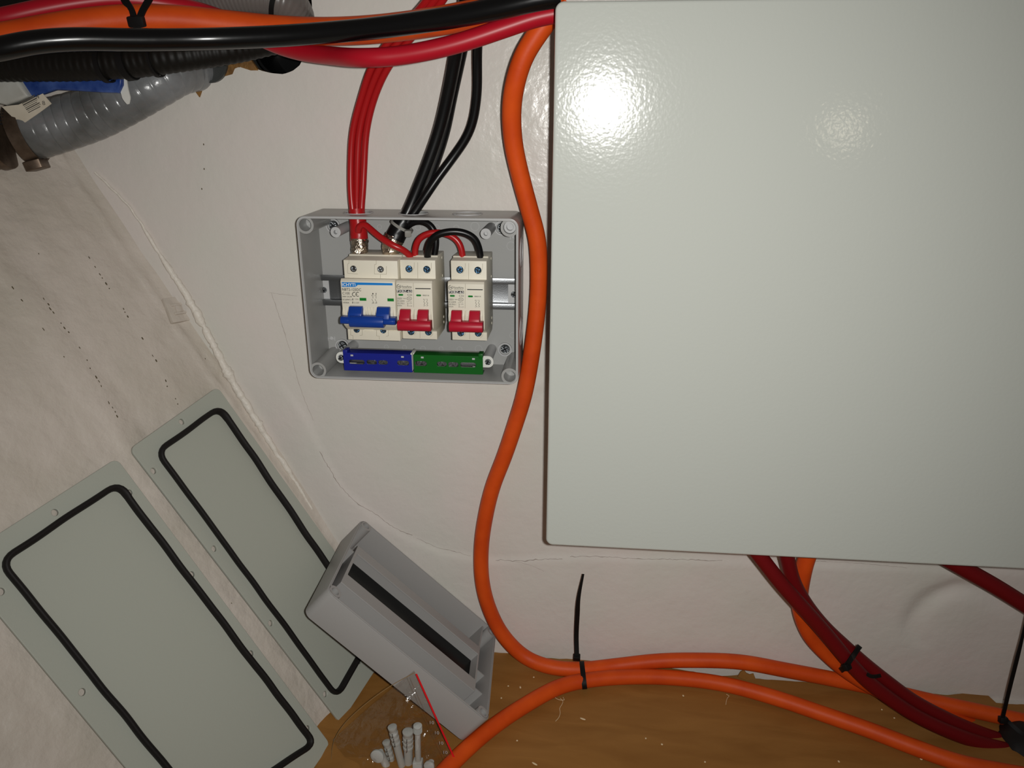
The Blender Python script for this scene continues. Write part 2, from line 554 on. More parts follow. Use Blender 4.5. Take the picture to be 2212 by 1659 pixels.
# cracked paint along the tabbing edge (thin ridges, part of the wall)
bm = new()
def scraggle(px, r, jit, lift=.0004):
    pts = []
    for p in spline([at(x, y, 0) for x, y in px], .003):
        x = p.x + random.uniform(-jit, jit); z = p.z + random.uniform(-jit, jit)
        pts.append(Vector((x, wall_bulge(x, z) - lift, z)))
    sweep(bm, pts, circle(r, 5), scale=lambda i, n: .35 + .65 * abs(noise.noise(Vector((i * .35, r * 1e4, 0)))) * 1.6)
scraggle([(690, 975), (715, 1020), (735, 1052), (770, 1088), (812, 1115), (860, 1147), (890, 1158)], .0005, .0006)
scraggle([(900, 1165), (940, 1183), (985, 1194), (1018, 1203)], .0004, .0005)
scraggle([(1070, 1211), (1120, 1213), (1165, 1210), (1215, 1210)], .0006, .0008)
scraggle([(1230, 1205), (1290, 1204), (1330, 1206), (1400, 1209), (1500, 1211), (1560, 1213)], .0005, .0006)
scraggle([(1095, 1212), (1130, 1217), (1160, 1228), (1175, 1235)], .0002, .0004)
scraggle([(585, 633), (600, 680), (625, 760), (650, 850), (675, 910)], .0003, .0004)
scraggle([(578, 633), (610, 637), (640, 640)], .0002, .0003)
scraggle([(1690, 1207), (1760, 1214), (1850, 1219), (1960, 1228)], .0003, .0004)
structure('paint_crack', bm, CRACK, wall, angle=80)

# dark locker behind the hole
bm = new()
p0 = at(100, -120, 0); p1 = at(700, 280, 0)
for f in (((p0.x, .03, p1.z), (p1.x, .03, p1.z), (p1.x, .03, p0.z), (p0.x, .03, p0.z)),):
    pass
box(bm, (p0.x - .05, .16, p1.z - .03), (p1.x + .03, .17, p0.z + .03))
box(bm, (p1.x + .02, .013, p1.z - .03), (p1.x + .03, .16, p0.z + .03))
box(bm, (p0.x - .05, .013, p1.z - .03), (p1.x + .03, .16, p1.z - .02))
structure('wall_recess', bm, VOID)

# brown raw board showing at the torn rim of the hole
bm = new()
for px in ([(482, 165), (500, 160), (505, 148), (515, 144), (540, 152), (556, 152), (540, 128), (525, 118), (505, 125), (492, 140)],
           [(395, 176), (404, 182), (415, 190), (424, 203), (429, 210), (434, 196), (437, 186), (444, 178), (420, 160), (400, 165)]):
    pts = [(p.x, p.z) for p in (at(x, y, 0) for x, y in px)]
    wallplate(bm, pts, [], -.006, -.0015)
structure('board_edge', bm, BROWN, wall)

# ---- sloping hull side
e1 = Vector((HN.z, 0, -HN.x)).normalized()             # down along the crease
e2 = e1.cross(HN).normalized()
if e2.y > 0:
    e2 = -e2                                           # towards the room
HP0 = Vector((-.395, 0, -.3272)); HP0 += HN * (HD - HN.dot(HP0))
TRIDGE = (onhull(100, 715) - HP0).dot(e2)
def hull_pt(s, t):
    p = HP0 + e1 * s + e2 * t
    d = 0.0024 * noise.noise(p * 9) + .0011 * noise.noise(p * 31 + Vector((3, 1, 7)))
    fade = 1 - .85 * max(0, min(1, (s + .04) / .08)) * max(0, min(1, (t - .0) / .03))
    d *= fade
    mk = max(0, min(1, (s + .14) / .08)) * max(0, min(1, (t - .06) / .05))
    d = d * (1 - .7 * mk) - .0045 * mk
    streak = noise.noise(Vector((s * 14, t * 70, 3.3)))
    d += .0008 * streak
    d += fade * .0035 * math.exp(-((t - TRIDGE - .004 * noise.noise(Vector((s * 8, 1, 1)))) / .016) ** 2)
    d += .007 * math.exp(-(t + .004) / .012) if t > -.004 else .007          # fillet into the bulkhead
    d += .0036 * math.exp(-((t - .011 - .002 * noise.noise(Vector((s * 30, 0, 0)))) / .004) ** 2) * (.6 + .8 * noise.noise(Vector((s * 45, 2, 0))))
    return p + HN * d
bm = new()
S0, S1, T0, T1, ST = -.78, .47, -.02, .60, .0035
ns = int((S1 - S0) / ST); ntt = int((T1 - T0) / ST)
g = [[bm.verts.new(hull_pt(S0 + i * ST, T0 + j * ST)) for i in range(ns + 1)] for j in range(ntt + 1)]
for j in range(ntt):
    for i in range(ns):
        bm.faces.new((g[j][i], g[j][i + 1], g[j + 1][i + 1], g[j + 1][i]))
bmesh.ops.recalc_face_normals(bm, faces=bm.faces)
if sum((f.normal.dot(HN) for f in list(bm.faces)[:50])) < 0:
    bmesh.ops.reverse_faces(bm, faces=bm.faces)
hull = structure('wall_left', bm, HULLW, angle=60)

def on_hull_surface(px, py):
    p = onhull(px, py)
    s = (p - HP0).dot(e1); t = (p - HP0).dot(e2)
    return hull_pt(s, t)
bm = new()
lines = [[(190, 554), (205, 576), (228, 610), (245, 635), (270, 672), (295, 715), (312, 742), (333, 775), (348, 805), (365, 845), (378, 858), (389, 880)],
         [(92, 645), (106, 668), (127, 694), (153, 729), (168, 750), (184, 775), (195, 795), (211, 823), (218, 832), (240, 875), (262, 910), (285, 945)],
         [(22, 622), (34, 640), (50, 658), (62, 675), (74, 690)], [(86, 708), (95, 720)]]
for ln in lines:
    for (xa, ya), (xb, yb) in zip(ln[:-1], ln[1:]):
        n = max(1, int(math.hypot(xb - xa, yb - ya) / 11))
        for k in range(n):
            if random.random() < .3:
                continue
            f = (k + random.random() * .5) / n
            a = on_hull_surface(xa + (xb - xa) * f + random.uniform(-2, 2), ya + (yb - ya) * f)
            t = bmesh.new()
            bmesh.ops.create_icosphere(t, subdivisions=1, radius=1)
            d = (onhull(xb, yb) - onhull(xa, ya)).normalized()
            q = Matrix((d, HN.cross(d), HN)).transposed().to_4x4()
            q.translation = a
            ll = random.uniform(.0008, .0022)
            bmesh.ops.transform(t, matrix=q @ Matrix.Diagonal((ll, random.uniform(.0005, .0010), .0003, 1)), verts=t.verts)
            join(bm, t)
for px, py in ((300, 521), (83, 549), (332, 575), (436, 408), (440, 312), (441, 365), (505, 1302), (492, 769), (440, 777), (135, 773)):
    p = on_hull_surface(px, py) if px < 400 or py > 700 else at(px, py, .001)
    t = bmesh.new(); bmesh.ops.create_icosphere(t, subdivisions=1, radius=.0009); 
    bmesh.ops.scale(t, vec=(.7, .4, 1.2), verts=t.verts)
    bmesh.ops.translate(t, vec=p, verts=t.verts); join(bm, t)
o = structure('laminate_pinhole', bm, PIN, hull, angle=80)

# brushed-on white filler along the corner of hull and bulkhead
bm = new()
L = smooth_line(spline([at(x, y, .0015) for x, y in ((205, 372), (255, 420), (300, 475), (330, 525), (353, 562), (378, 600), (401, 634), (422, 672), (443, 711), (461, 745), (479, 780), (505, 830), (535, 878), (573, 940), (622, 1015), (674, 1100))], .003), 6)
Lq = []
for i, p in enumerate(L):
    q = p + Vector((.0022 * noise.noise(Vector((i * .21, 3, 0))), 0, .0022 * noise.noise(Vector((i * .17, 8, 0)))))
    Lq.append(q)
sweep(bm, Lq, circle(1, 12), scale=lambda i, n: .0012 + max(0, min(1, (i / n - .14) * 4, (1 - i / n) * 6)) * (.0030 + .0030 * noise.noise(Vector((i * .16, 0, 5))) + .0022 * noise.noise(Vector((i * .9, 4, 5)))) * (1 if i / n < .75 else .6))
structure('trim_2', bm, FILLER, angle=80)

# ---- floor board with a torn back edge
bm = new()
edge_px = [(560, 1392), (700, 1396), (800, 1398), (900, 1402), (1000, 1406), (1070, 1408), (1120, 1413), (1180, 1421), (1240, 1424), (1320, 1432), (1400, 1438), (1460, 1445), (1500, 1452), (1560, 1460), (1590, 1458), (1603, 1456), (1612, 1462), (1630, 1465), (1680, 1468), (1760, 1474),
           (1840, 1480), (1950, 1494), (2050, 1501), (2075, 1498), (2100, 1495), (2125, 1493), (2132, 1497), (2142, 1512), (2150, 1518), (2180, 1521), (2240, 1523), (2330, 1530)]
back = []
for x, y in edge_px:
    p = onfloor(x, y)
    back.append(p)
xs0, xs1 = -.52, .62
def back_y(x):
    for a, b in zip(back[:-1], back[1:]):
        if x <= b.x:
            f = max(0, (x - a.x) / max(b.x - a.x, 1e-6))
            return a.y + (b.y - a.y) * f
    return back[-1].y
N = 240
top = []; 
for i in range(N + 1):
    x = xs0 + (xs1 - xs0) * i / N
    yb = min(.004, back_y(x) + .0012 * noise.noise(Vector((x * 90, 0, 5))))
    row = []
    for k in range(24):
        y = yb + (-.62 - yb) * (k / 23) ** 1.3
        z = floor_z(x) + .0012 * noise.noise(Vector((x * 6, y * 6, 0)))
        z -= .034 * max(0, min(1, (-.155 - y) / .12)) * max(0, min(1, (-.232 - x) / .04))
        row.append(bm.verts.new((x, y, z)))
    top.append(row)
for a, b in zip(top[:-1], top[1:]):
    for k in range(23):
        bm.faces.new((a[k], b[k], b[k + 1], a[k + 1]))
r = bmesh.ops.extrude_face_region(bm, geom=list(bm.faces))
bmesh.ops.translate(bm, vec=(0, 0, -.012), verts=[v for v in r['geom'] if isinstance(v, bmesh.types.BMVert)])
bmesh.ops.recalc_face_normals(bm, faces=bm.faces)
floor = structure('floor', bm, FLOORM, angle=50)
# wall foot below and behind the torn board edge
bm = new()
box(bm, (-.45, -.06, -.72), (.72, .0, -.6735))
structure('trim_1', bm, WHITE)

# torn flap of floor veneer against the wall
bm = new()
px = [(1594, 1462), (1600, 1452), (1607, 1448), (1613, 1455), (1620, 1458), (1628, 1456), (1632, 1466), (1612, 1470)]
pts = [at(x, y, .018) for x, y in px]
t = bmesh.new(); f = t.faces.new([t.verts.new(p) for p in pts])
r = bmesh.ops.extrude_face_region(t, geom=[f]); bmesh.ops.translate(t, vec=(0, .0015, 0), verts=[v for v in r['geom'] if isinstance(v, bmesh.types.BMVert)])
join(bm, t)
structure('torn_veneer', bm, FLOORM, floor)
# shavings and threads of packing lying on the board
bm = new()
for x, y, a, ln in ((1259, 1553, 20, .007), (1124, 1485, 75, .004), (1153, 1463, 85, .002), (1098, 1482, 60, .002), (1083, 1508, 50, .002), (1155, 1650, 30, .007), (1430, 1608, 40, .0025),
                    (1117, 1600, 80, .002), (1523, 1646, 70, .002), (1476, 1503, 70, .003), (1395, 1595, 10, .0018), (1932, 1551, 60, .002), (1812, 1645, 70, .003), (1905, 1533, 60, .002), (1990, 1640, 20, .003)):
    c = onfloor(x, y, .0012)
    t = bmesh.new(); bmesh.ops.create_icosphere(t, subdivisions=2, radius=1)
    for v in t.verts:
        v.co.z += .4 * v.co.x * v.co.x
    bmesh.ops.transform(t, matrix=Matrix.Translation(c) @ Matrix.Rotation(-math.radians(a), 4, 'Z') @ Matrix.Diagonal((ln / 2, .0011, .0007, 1)), verts=t.verts)
    join(bm, t)
for ln in ([(1210, 1508), (1216, 1515), (1213, 1523), (1209, 1530), (1210, 1540), (1207, 1550), (1200, 1558)], [(1198, 1506), (1206, 1511), (1219, 1512), (1216, 1506)],
           [(1569, 1500), (1575, 1503), (1571, 1508), (1569, 1515), (1568, 1522)]):
    sweep(bm, spline([onfloor(x, y, .0015) for x, y in ln], .002), circle(.0003, 5))
o = obj('wood_shavings', bm, CHIP); o['kind'] = 'stuff'
tag(o, 'pale shavings and threads scattered on the brown board floor', 'shavings')

# ================================================================== THINGS
# ---- white cable tie pad stuck on the hull
c = on_hull_surface(376, 673)
d1 = (onhull(398, 705) - onhull(372, 640)).normalized(); d2 = HN.cross(d1)
M = Matrix((d1, d2, HN)).transposed().to_4x4(); M.translation = c + HN * .0015
t = thing('cable_tie_mount', 'small square cable tie pad painted white on the sloping left wall', 'cable mount', c, m=M)
def local_part(name, bm, m, par, M, **k):
    bmesh.ops.transform(bm, matrix=M, verts=bm.verts)
    return obj(name, bm, m, par, **k)
bm = new(); box(bm, (-.0145, -.0125, -.003), (.0145, .0125, .0030), .0009)
local_part('base_pad', bm, HULLW, t, M)
bm = new()
box(bm, (-.0065, -.0075, .0015), (-.0035, .0075, .0052), .0008); box(bm, (.0035, -.0075, .0015), (.0065, .0075, .0052), .0008); box(bm, (-.004, -.004, .0015), (.004, .004, .0062), .001)
local_part('tie_bridge', bm, HULLW, t, M)

# ---- electrical cabinet
CH, CB = .16, .1385
XL, ZT, ZB = at(1196, 600, CH).x, at(1300, 1, CH).z, at(1182, 1178, CH).z
XL = (at(1196, 3, CH).x + at(1182, 1178, CH).x) / 2 
XR = .455
t = thing('electrical_cabinet', 'large pale grey steel cabinet with a plain glossy door on the wall', 'cabinet', ((XL + XR) / 2, 0, ZB))
bm = new()
wallplate(bm, rrect(XL + .003, ZB + .003, XR - .003, ZT - .003, .004), [], .002, CB, .001)
obj('cabinet_body', bm, DOORP, t)
bm = new()
wallplate(bm, rrect(XL + .008, ZB + .008, XR - .008, ZT - .008, .004), [], CB, CB + .0035)
obj('door_seal', bm, RUBBER, t)
bm = new()
wallplate(bm, rrect(XL, ZB, XR, ZT, .0065, 8), [], CB + .003, CH, .0022)
obj('door', bm, DOOR, t, angle=25)

# ---- junction box base
BXL, BXR, BZT, BZB, BH, WT = -.2835, -.0645, -.0985, -.2665, .061, .0026
t = JB = thing('junction_box', 'open grey plastic junction box mounted on the white wall', 'junction box', ((BXL + BXR) / 2, 0, BZB))
bm = new()
wallplate(bm, rrect(BXL, BZB, BXR, BZT, .009, 8), [rrect(BXL + WT, BZB + WT, BXR - WT, BZT - WT, .0065, 8)], .001, BH, .0003)
me = mesh_of(bm, 'shell')
shell = obj('shell', me, GREYP, JB)
def cut(o, cutters):
    bmc = new()
    for p, d, r, l in cutters:
        cyl(bmc, p, d, r, l, 32)
    cm = bpy.data.meshes.new('cut'); bmc.to_mesh(cm); bmc.free()
    co = bpy.data.objects.new('cut', cm); COL.objects.link(co)
    co.matrix_world = Matrix.Identity(4)
    bpy.context.view_layer.update()
    md = o.modifiers.new('b', 'BOOLEAN'); md.operation = 'DIFFERENCE'; md.object = co; md.solver = 'EXACT'
    bpy.context.view_layer.update()
    me2 = bpy.data.meshes.new_from_object(o.evaluated_get(bpy.context.evaluated_depsgraph_get()))
    o.modifiers.clear(); o.data = me2
    bpy.data.objects.remove(co)
KH = .030
kx = [at(775, 457, KH).x, at(891, 456, KH).x + .001, at(1010, 457, KH).x]
cut(shell, [((kx[0] - .0005, -KH, BZT - .01), (0, 0, 1), .0125, .02), ((kx[1], -KH, BZT - .01), (0, 0, 1), .0125, .02)])
bm = new(); bm.from_mesh(shell.data)
addmesh(bm, plate(rrect(BXL + .001, BZB + .001, BXR - .001, BZT - .001, .008, 8), [], .0035), MW[shell.name].inverted() @ Matrix.Translation((0, -.00275, 0)) @ RX)
bm.to_mesh(shell.data); bm.free()
me = shell.data
me.polygons.foreach_set('use_smooth', [True] * len(me.polygons)); me.set_sharp_from_angle(angle=math.radians(35))
bm = new()       # raised sealing lip round the rim
wallplate(bm, rrect(BXL + .0007, BZB + .0007, BXR - .0007, BZT - .0007, .0085, 8), [rrect(BXL + .0017, BZB + .0017, BXR - .0017, BZT - .0017, .0075, 8)], BH - .0005, BH + .0012)
obj('sealing_lip', bm, GREYP2, JB)
for x, z in ((BXL + .0088, BZT - .0088), (BXR - .0088, BZT - .0088), (BXL + .0088, BZB + .0088), (BXR - .0088, BZB + .0088)):
    bm = new(); tubering(bm, (x, -.002, z), OUT, .0086, .0061, BH - .0022, 32, floor=.02)
    o = obj('corner_post', bm, GREYP, JB)
    if (x > -.1 and z > -.15):
        bm2 = new(); tubering(bm2, (x, -.03, z), OUT, .0058, .0035, .026, 24, floor=.006)
        obj('post_sleeve', bm2, GREYP2, o)
STAND = [(at(753, 488, .004), .048), (at(1061, 491, .004), .048)]
for p, hh in STAND:
    bm = new(); tubering(bm, (p.x, -.003, p.z), OUT, .0052, .0021, hh - .003, 24, floor=.006)
    obj('standoff', bm, GREYP2, JB)
BARZ = -.2470
for x in (-.2530, -.0970):
    bm = new(); cyl(bm, (x + (.0012 if x < -.2 else -.0012), -.003, BARZ + .001), OUT, .0052, .043, 24)
    obj('standoff', bm, GREYP2, JB)
for px, py in ((720, 487), (740, 746), (1091, 754), (1084, 492)):
    p = at(px, py, .005)
    bm = new(); tubering(bm, (p.x, -.004, p.z), OUT, .0075, .0062, .0035, 28)
    screw_head(bm, (p.x, -.0042, p.z), OUT, .0052, 1, 2, 30, True, .0025)
    o = obj('mounting_screw', bm, [GREYP2, SCREW, DARKIN], JB, label='steel mounting screw')
for side_p, axis in (((kx[0] - .0005, -KH, BZT), 2), ((kx[1], -KH, BZT), 2), ((kx[2], -KH, BZT), 2), ((BXR, -KH, at(1128, 545, KH).z), 0), ((BXR, -KH, at(1128, 715, KH).z), 0)):
    bm = new()
    d = Vector((0, 0, 1)) if axis == 2 else Vector((1, 0, 0))
    p = Vector(side_p) - d * .0002
    tubering(bm, p, d, .0152, .0140, .0007, 32)
    if p.x > kx[1] + .02 or axis == 0:
        tubering(bm, p, d, .0115, .0104, .0007, 32)
        o = obj('knockout', bm, GREYP2, JB)
    else:
        o = obj('knockout_ring', bm, GREYP2, JB)
for px, py, r in ((820, 490, 5), (903, 491, 6), (944, 490, 5), (986, 492, 6), (1026, 489, 9), (1104, 531, 9), (835, 749, 5), (874, 750, 5), (914, 753, 6), (953, 753, 5), (993, 754, 6), (1034, 753, 8), (1108, 724, 7)):
    p = at(px, py, .004); bm = new(); tubering(bm, (p.x, -.0042, p.z), OUT, r * .0005, r * .0005 - .0003, .0005, 20)
    obj('mould_mark', bm, GREYP2, JB)
bm = new()
for px0, px1, a in ((708, 710, 0), (723, 725, 0)):
    p = at(px0, 731, .004); box(bm, (p.x, -.0051, p.z - .0024), (p.x + .0009, -.0043, p.z + .0024))
p = at(716, 731, .004); cyl(bm, (p.x, -.0043, p.z), OUT, .0026, .001, 18, r2=.0014)
box(bm, (p.x - .0045, -.0049, p.z - .0004), (p.x + .0045, -.0043, p.z + .0004))
obj('moulded_mark', bm, GREYP2, JB)
bm = new()
addmesh(bm, text_mesh('14', at(1102, 517, .004).x, at(1102, 517, .004).z, at(1113, 507, .004).x, at(1113, 507, .004).z, .0049))
obj('moulded_number', bm, GREYP2, JB)

# ---- DIN rail
ZR0, ZR1 = -.1668, -.2002
t = thing('din_rail', 'zinc plated mounting rail across the junction box', 'mounting rail', (-.175, 0, (ZR0 + ZR1) / 2))
prof = [(-.0045, ZR0 - .005), (-.0045, ZR1 + .005), (-.0105, ZR1 + .005), (-.0105, ZR1), (-.0119, ZR1), (-.0119, ZR1 + .0062), (-.0057, ZR1 + .0062), (-.0057, ZR0 - .0062), (-.0119, ZR0 - .0062), (-.0119, ZR0), (-.0105, ZR0), (-.0105, ZR0 - .005)]
bm = new(); prism(bm, prof, 'x', -.2805, -.0680, .0003)
obj('rail', bm, STEEL, t, angle=25)
for px, py, s in ((700, 626, 1), (1110, 636, -1)):
    p = at(px, py, .006)
    bm = new(); box(bm, (p.x - .006, -.0066, p.z - .012), (p.x + .006, -.0058, p.z + .012)); obj('end_pad', bm, GREYP2, t)
    bm = new(); screw_head(bm, (p.x, -.0062, p.z), OUT, .0034, 0, 1, 20 * s, True, .0022)
    obj('rail_screw', bm, [SCREW, DARKIN], t)

# ---- circuit breakers
def z4(u, v):
    return (720 + u / 6.144, 540 + v / 6.144)
def A4(u, v, h):
    return at(*z4(u, v), h)
def mcb_body(bm, x0, x1, zs, hs):
    """stepped breaker profile: shoulders, raised centre, back clip"""
    z_top, z_step, z_face, z_fb, z_bs, z_bot = zs
    h_sh, h_f, h_lo = hs
    prof = [(-.012, z_top - .001), (-.046, z_top), (-.047, z_top - .0015), (-h_sh, z_top - .0022), (-h_sh, z_step), (-h_f + .0025, z_face + .0012), (-h_f, z_face - .001), (-h_f, z_fb + .002), (-h_f + .0015, z_fb),
            (-h_lo - .004, z_bs + .0015), (-h_lo, z_bs - .001), (-h_lo, z_bot), (-.020, z_bot - .0005), (-.012, z_bot + .006)]
    prism(bm, prof, 'x', x0, x1, .00045)
def strip(bm, a, b, w, th, h=None, mi=0):
    """thin printed line between two wall-plane points"""
    a = Vector(a); b = Vector(b); d = (b - a).normalized(); n = Vector((d.z, 0, -d.x))
    q = [a + n * w / 2, a - n * w / 2, b - n * w / 2, b + n * w / 2]
    t = bmesh.new(); f = t.faces.new([t.verts.new(p) for p in q]); 
    if f.normal.y > 0:
        bmesh.ops.reverse_faces(t, faces=[f])
    join(bm, t, mi)
def T4(bm, s, u0, v0, u1, v1, h, bold=0.0, mi=0):
    """text in the box u0,v0 (top left) to u1,v1 (bottom right) of the close-up"""
    a = A4(u0, v1, h); b = A4(u1, v0, h)
    addmesh(bm, text_mesh(s, a.x, a.z, b.x, b.z, h, bold), None, mi)
def poly4(bm, pts, h, mi=0):
    t = bmesh.new(); f = t.faces.new([t.verts.new(A4(u, v, h)) for u, v in pts]); f.normal_update()
    if f.normal.y > 0:
        bmesh.ops.reverse_faces(t, faces=[f])
    join(bm, t, mi)
def line4(bm, pts, w, h):
    for a, b in zip(pts[:-1], pts[1:]):
        strip(bm, A4(*a, h), A4(*b, h), w, 0)
def arc4(u, v, ru, rv, a0, a1, n=16):
    return [(u + ru * math.cos(math.radians(a0 + (a1 - a0) * i / n)), v + rv * math.sin(math.radians(a0 + (a1 - a0) * i / n))) for i in range(n + 1)]

HF = .080
# big two-pole breaker
NX0 = at(735, 606, HF).x; NX1 = NX0 + .0541
nz_top = at(742, 561.5, .066).z + .0022; nz_step = at(744, 600, .066).z
nzs = (nz_top, nz_step, at(735, 605, HF).z, at(737, 703, HF).z, at(751, 709, .069).z, at(751, 733.5, .069).z)
t = NB = thing('circuit_breaker', 'wide cream breaker with a blue toggle, left end of the rail', 'circuit breaker', ((NX0 + NX1) / 2, -.012, (nzs[0] + nzs[-1]) / 2))
bm = new(); mcb_body(bm, NX0, NX1, nzs, (.066, HF, .069))
housing = obj('housing', bm, CREAM, NB, angle=25)
xm = (NX0 + NX1) / 2
bm = new()          # moulded panel outlines and seams
def seam(par, h, *uv, w=.00028):
    bm = new()
    for a, b in zip(uv[:-1], uv[1:]):
        strip(bm, A4(*a, h + .00012), A4(*b, h + .00012), w, 0)
    obj('seam_line', bm, CREAMD, par)
seam(housing, .066, (208, 125), (208, 180), (190, 185), (190, 310), (325, 318)); seam(housing, .066, (570, 135), (570, 190), (548, 192), (545, 318), (705, 322), (705, 215)); seam(housing, .066, (625, 325), (625, 375))
seam(housing, .069, (230, 1035), (230, 1130), (260, 1135), (262, 1185)); seam(housing, .069, (385, 1050), (385, 1130), (350, 1135)); seam(housing, .069, (575, 1035), (575, 1140), (610, 1145), (612, 1190)); seam(housing, .069, (730, 1060), (730, 1140), (700, 1145))
seam(housing, HF, (825, 430), (830, 900))
bm = new()
for u0, u1, v in ((412, 540, 1060), (750, 900, 1060)):
    for dv in (-10, 12):
        a = A4(u0, v + dv, .0692); b = A4(u1, v + dv + 3, .0692); bm = new(); box(bm, (a.x, -.0700, b.z - .0007), (b.x, -.0688, a.z), .0002); obj('moulded_ridge', bm, CREAM, housing)
for u, v, h, cross, ang in ((267, 250, .066, False, 55), (627, 257, .066, False, 30), (310, 1058, .069, True, 15), (662, 1066, .069, True, 70)):
    p = A4(u, v, h); bm = new(); cyl(bm, (p.x, -h + .001, p.z), OUT, .00325, .0011, 22, mi=2)
    screw_head(bm, (p.x, -h - .0001, p.z), OUT, .0030, 0, 1, ang, cross, .0006)
    obj('terminal_screw', bm, [SCREW if v < 500 else BLUESC, DARKIN, DARKIN], NB)
# toggle slots, toggle
def toggle(name, par, m, arms, bar, v_arm, v_bar0, v_bar1, ends=None):
    bm = new()
    za = A4(300, v_arm, .083).z; zb0 = A4(300, v_bar0, .089).z; zb1 = A4(300, v_bar1, .089).z
    for u0, u1 in arms:
        xa = A4(u0, v_arm, .083).x; xb = A4(u1, v_arm, .083).x
        prism(bm, [(-.079, za), (-.0835, za - .0002), (-.088, zb0 + .002), (-.090, zb0 - .004), (-.079, zb0 - .006)], 'x', xa, xb, .0004)
    x0 = A4(bar[0], v_bar0, .089).x; x1 = A4(bar[1], v_bar0, .089).x
    zc = (zb0 + zb1) / 2; rr = (zb0 - zb1) / 2
    pr = [(-.0885 + rr * .85 * math.cos(a) * (-1), zc + rr * math.sin(a)) for a in [math.radians(-90 + 180 * i / 8) for i in range(9)]]
    prof = [(-.0815, zc + rr * .9)] + [(p[0], p[1]) for p in pr[::-1]] + [(-.0815, zc - rr * .9)]
    prism(bm, prof, 'x', x0, x1, .0005)
    if ends:
        for u0, u1 in ends:
            xa = A4(u0, v_bar0, .089).x; xb = A4(u1, v_bar0, .089).x
            prism(bm, [(-.0815, zc + rr * .75), (-.0885, zc + rr * .7), (-.091, zc + rr * .3), (-.091, zc - rr * .25), (-.0885, zc - rr * .5), (-.0815, zc - rr * .5)], 'x', xa, xb, .0004)
    return obj(name, bm, m, par, angle=30)
toggle('toggle', NB, BLUE, ((208, 383), (578, 746)), (215, 668), 750, 872, 1026, ((92, 225), (660, 800), (795, 818)))
bm = new()
for u0, u1 in ((120, 138), (152, 195), (395, 438), (446, 470), (484, 512), (520, 565), (756, 800)):
    a = A4(u0, 760, HF + .001); b = A4(u1, 900, HF + .001)
    bm = new(); prism(bm, [(-HF + .001, a.z), (-HF - .0004, a.z), (-HF - .0026, (a.z + b.z) / 2), (-HF - .0022, b.z), (-HF + .001, b.z)], 'x', a.x, b.x, .0003); obj('toggle_guide', bm, CREAM, NB)
for u0, v0, u1, v1 in ((352, 637, 437, 672), (720, 644, 803, 680)):
    a = A4(u0, v1, HF); b = A4(u1, v0, HF); bm = new(); box(bm, (a.x, -HF - .0003, a.z), (b.x, -HF + .0005, b.z)); obj('indicator_window', bm, IND, NB)
bm = new()
poly4(bm, [(110, 426), (785, 441), (786, 470), (325, 464), (293, 491), (112, 489)], HF + .00012)
bn = obj('printed_banner', bm, BANNER, NB, label='blue banner with white maker lettering')
bm = new(); T4(bm, 'ICHYTI', 118, 441, 290, 479, HF + .0002, .008); obj('banner_lettering', bm, PALE, bn)
bm = new(); H = HF + .00012
T4(bm, 'NBT2-125DC', 118, 510, 368, 541, H, .006); T4(bm, 'C100', 122, 560, 216, 590, H); T4(bm, '500V DC', 122, 610, 218, 628, H, .004)
line4(bm, [(222, 616), (246, 617)], .0003, H); line4(bm, [(222, 623), (246, 624)], .0003, H)
T4(bm, 'IEC60947-2', 126, 650, 240, 668, H, .004); T4(bm, '10000A', 128, 690, 210, 708, H, .004)
line4(bm, arc4(278, 588, 26, 26, 60, 300), .0006, H); line4(bm, arc4(325, 588, 26, 26, 60, 300), .0006, H); line4(bm, [(300, 589), (320, 589)], .0005, H)
line4(bm, [(258, 652), (258, 702)], .0003, H); poly4(bm, [(258, 640), (268, 658), (248, 658)], H); poly4(bm, [(248, 696), (268, 696), (258, 712)], H)
T4(bm, 'I ON', 283, 646, 330, 662, H); T4(bm, 'O OFF', 278, 693, 342, 709, H)
for u in (525, 567):
    line4(bm, arc4(u, 580, 7, 7, 0, 360, 12), .0003, H); line4(bm, [(u, 588), (u, 640)], .0003, H); line4(bm, [(u - 14, 650), (u, 682)], .0003, H)
    line4(bm, [(u, 640), (u + 4, 634)], .0003, H); line4(bm, arc4(u, 690, 8, 8, -60, 120, 8) + arc4(u + 4, 702, 8, 8, -60, 120, 8), .0003, H)
poly4(bm, arc4(525, 580, 7, 7, 0, 330, 10), H)
T4(bm, '1', 508, 596, 513, 612, H); T4(bm, '3', 548, 596, 556, 612, H); T4(bm, '2', 512, 698, 520, 714, H); T4(bm, '4', 552, 698, 561, 714, H)
obj('label_print', bm, INK, NB)

# small two-pole breaker, copied once
FX0 = at(855, 608, HF).x; FX1 = FX0 + .0354
fzs = (at(865, 564, .06).z + .0035, at(866, 601, .06).z, at(855, 609, HF).z, at(858, 709, HF).z, at(869, 712, .063).z, at(869, 731.5, .063).z)
t = FB = thing('circuit_breaker', 'narrow cream breaker with a red toggle, touching the wide blue-toggle breaker', 'circuit breaker', ((FX0 + FX1) / 2, -.012, (fzs[0] + fzs[-1]) / 2))
bm = new(); mcb_body(bm, FX0, FX1, fzs, (.060, HF, .063))
x = FX1 + .0002
for zz in (fzs[0] - .006, fzs[1] - .004, fzs[3] - .002, fzs[5] + .008):
    cyl(bm, (FX1 - .0002, -.024, zz), (1, 0, 0), .0014, .0006, 14)
housing = obj('housing', bm, CREAM, FB, angle=25)
bm = new()
seam(housing, .060, (1075, 165), (1075, 200), (1070, 240), (1040, 300)); seam(housing, .060, (1300, 170), (1300, 240), (1275, 310), (1220, 312)); seam(housing, .060, (1120, 165), (1122, 385))
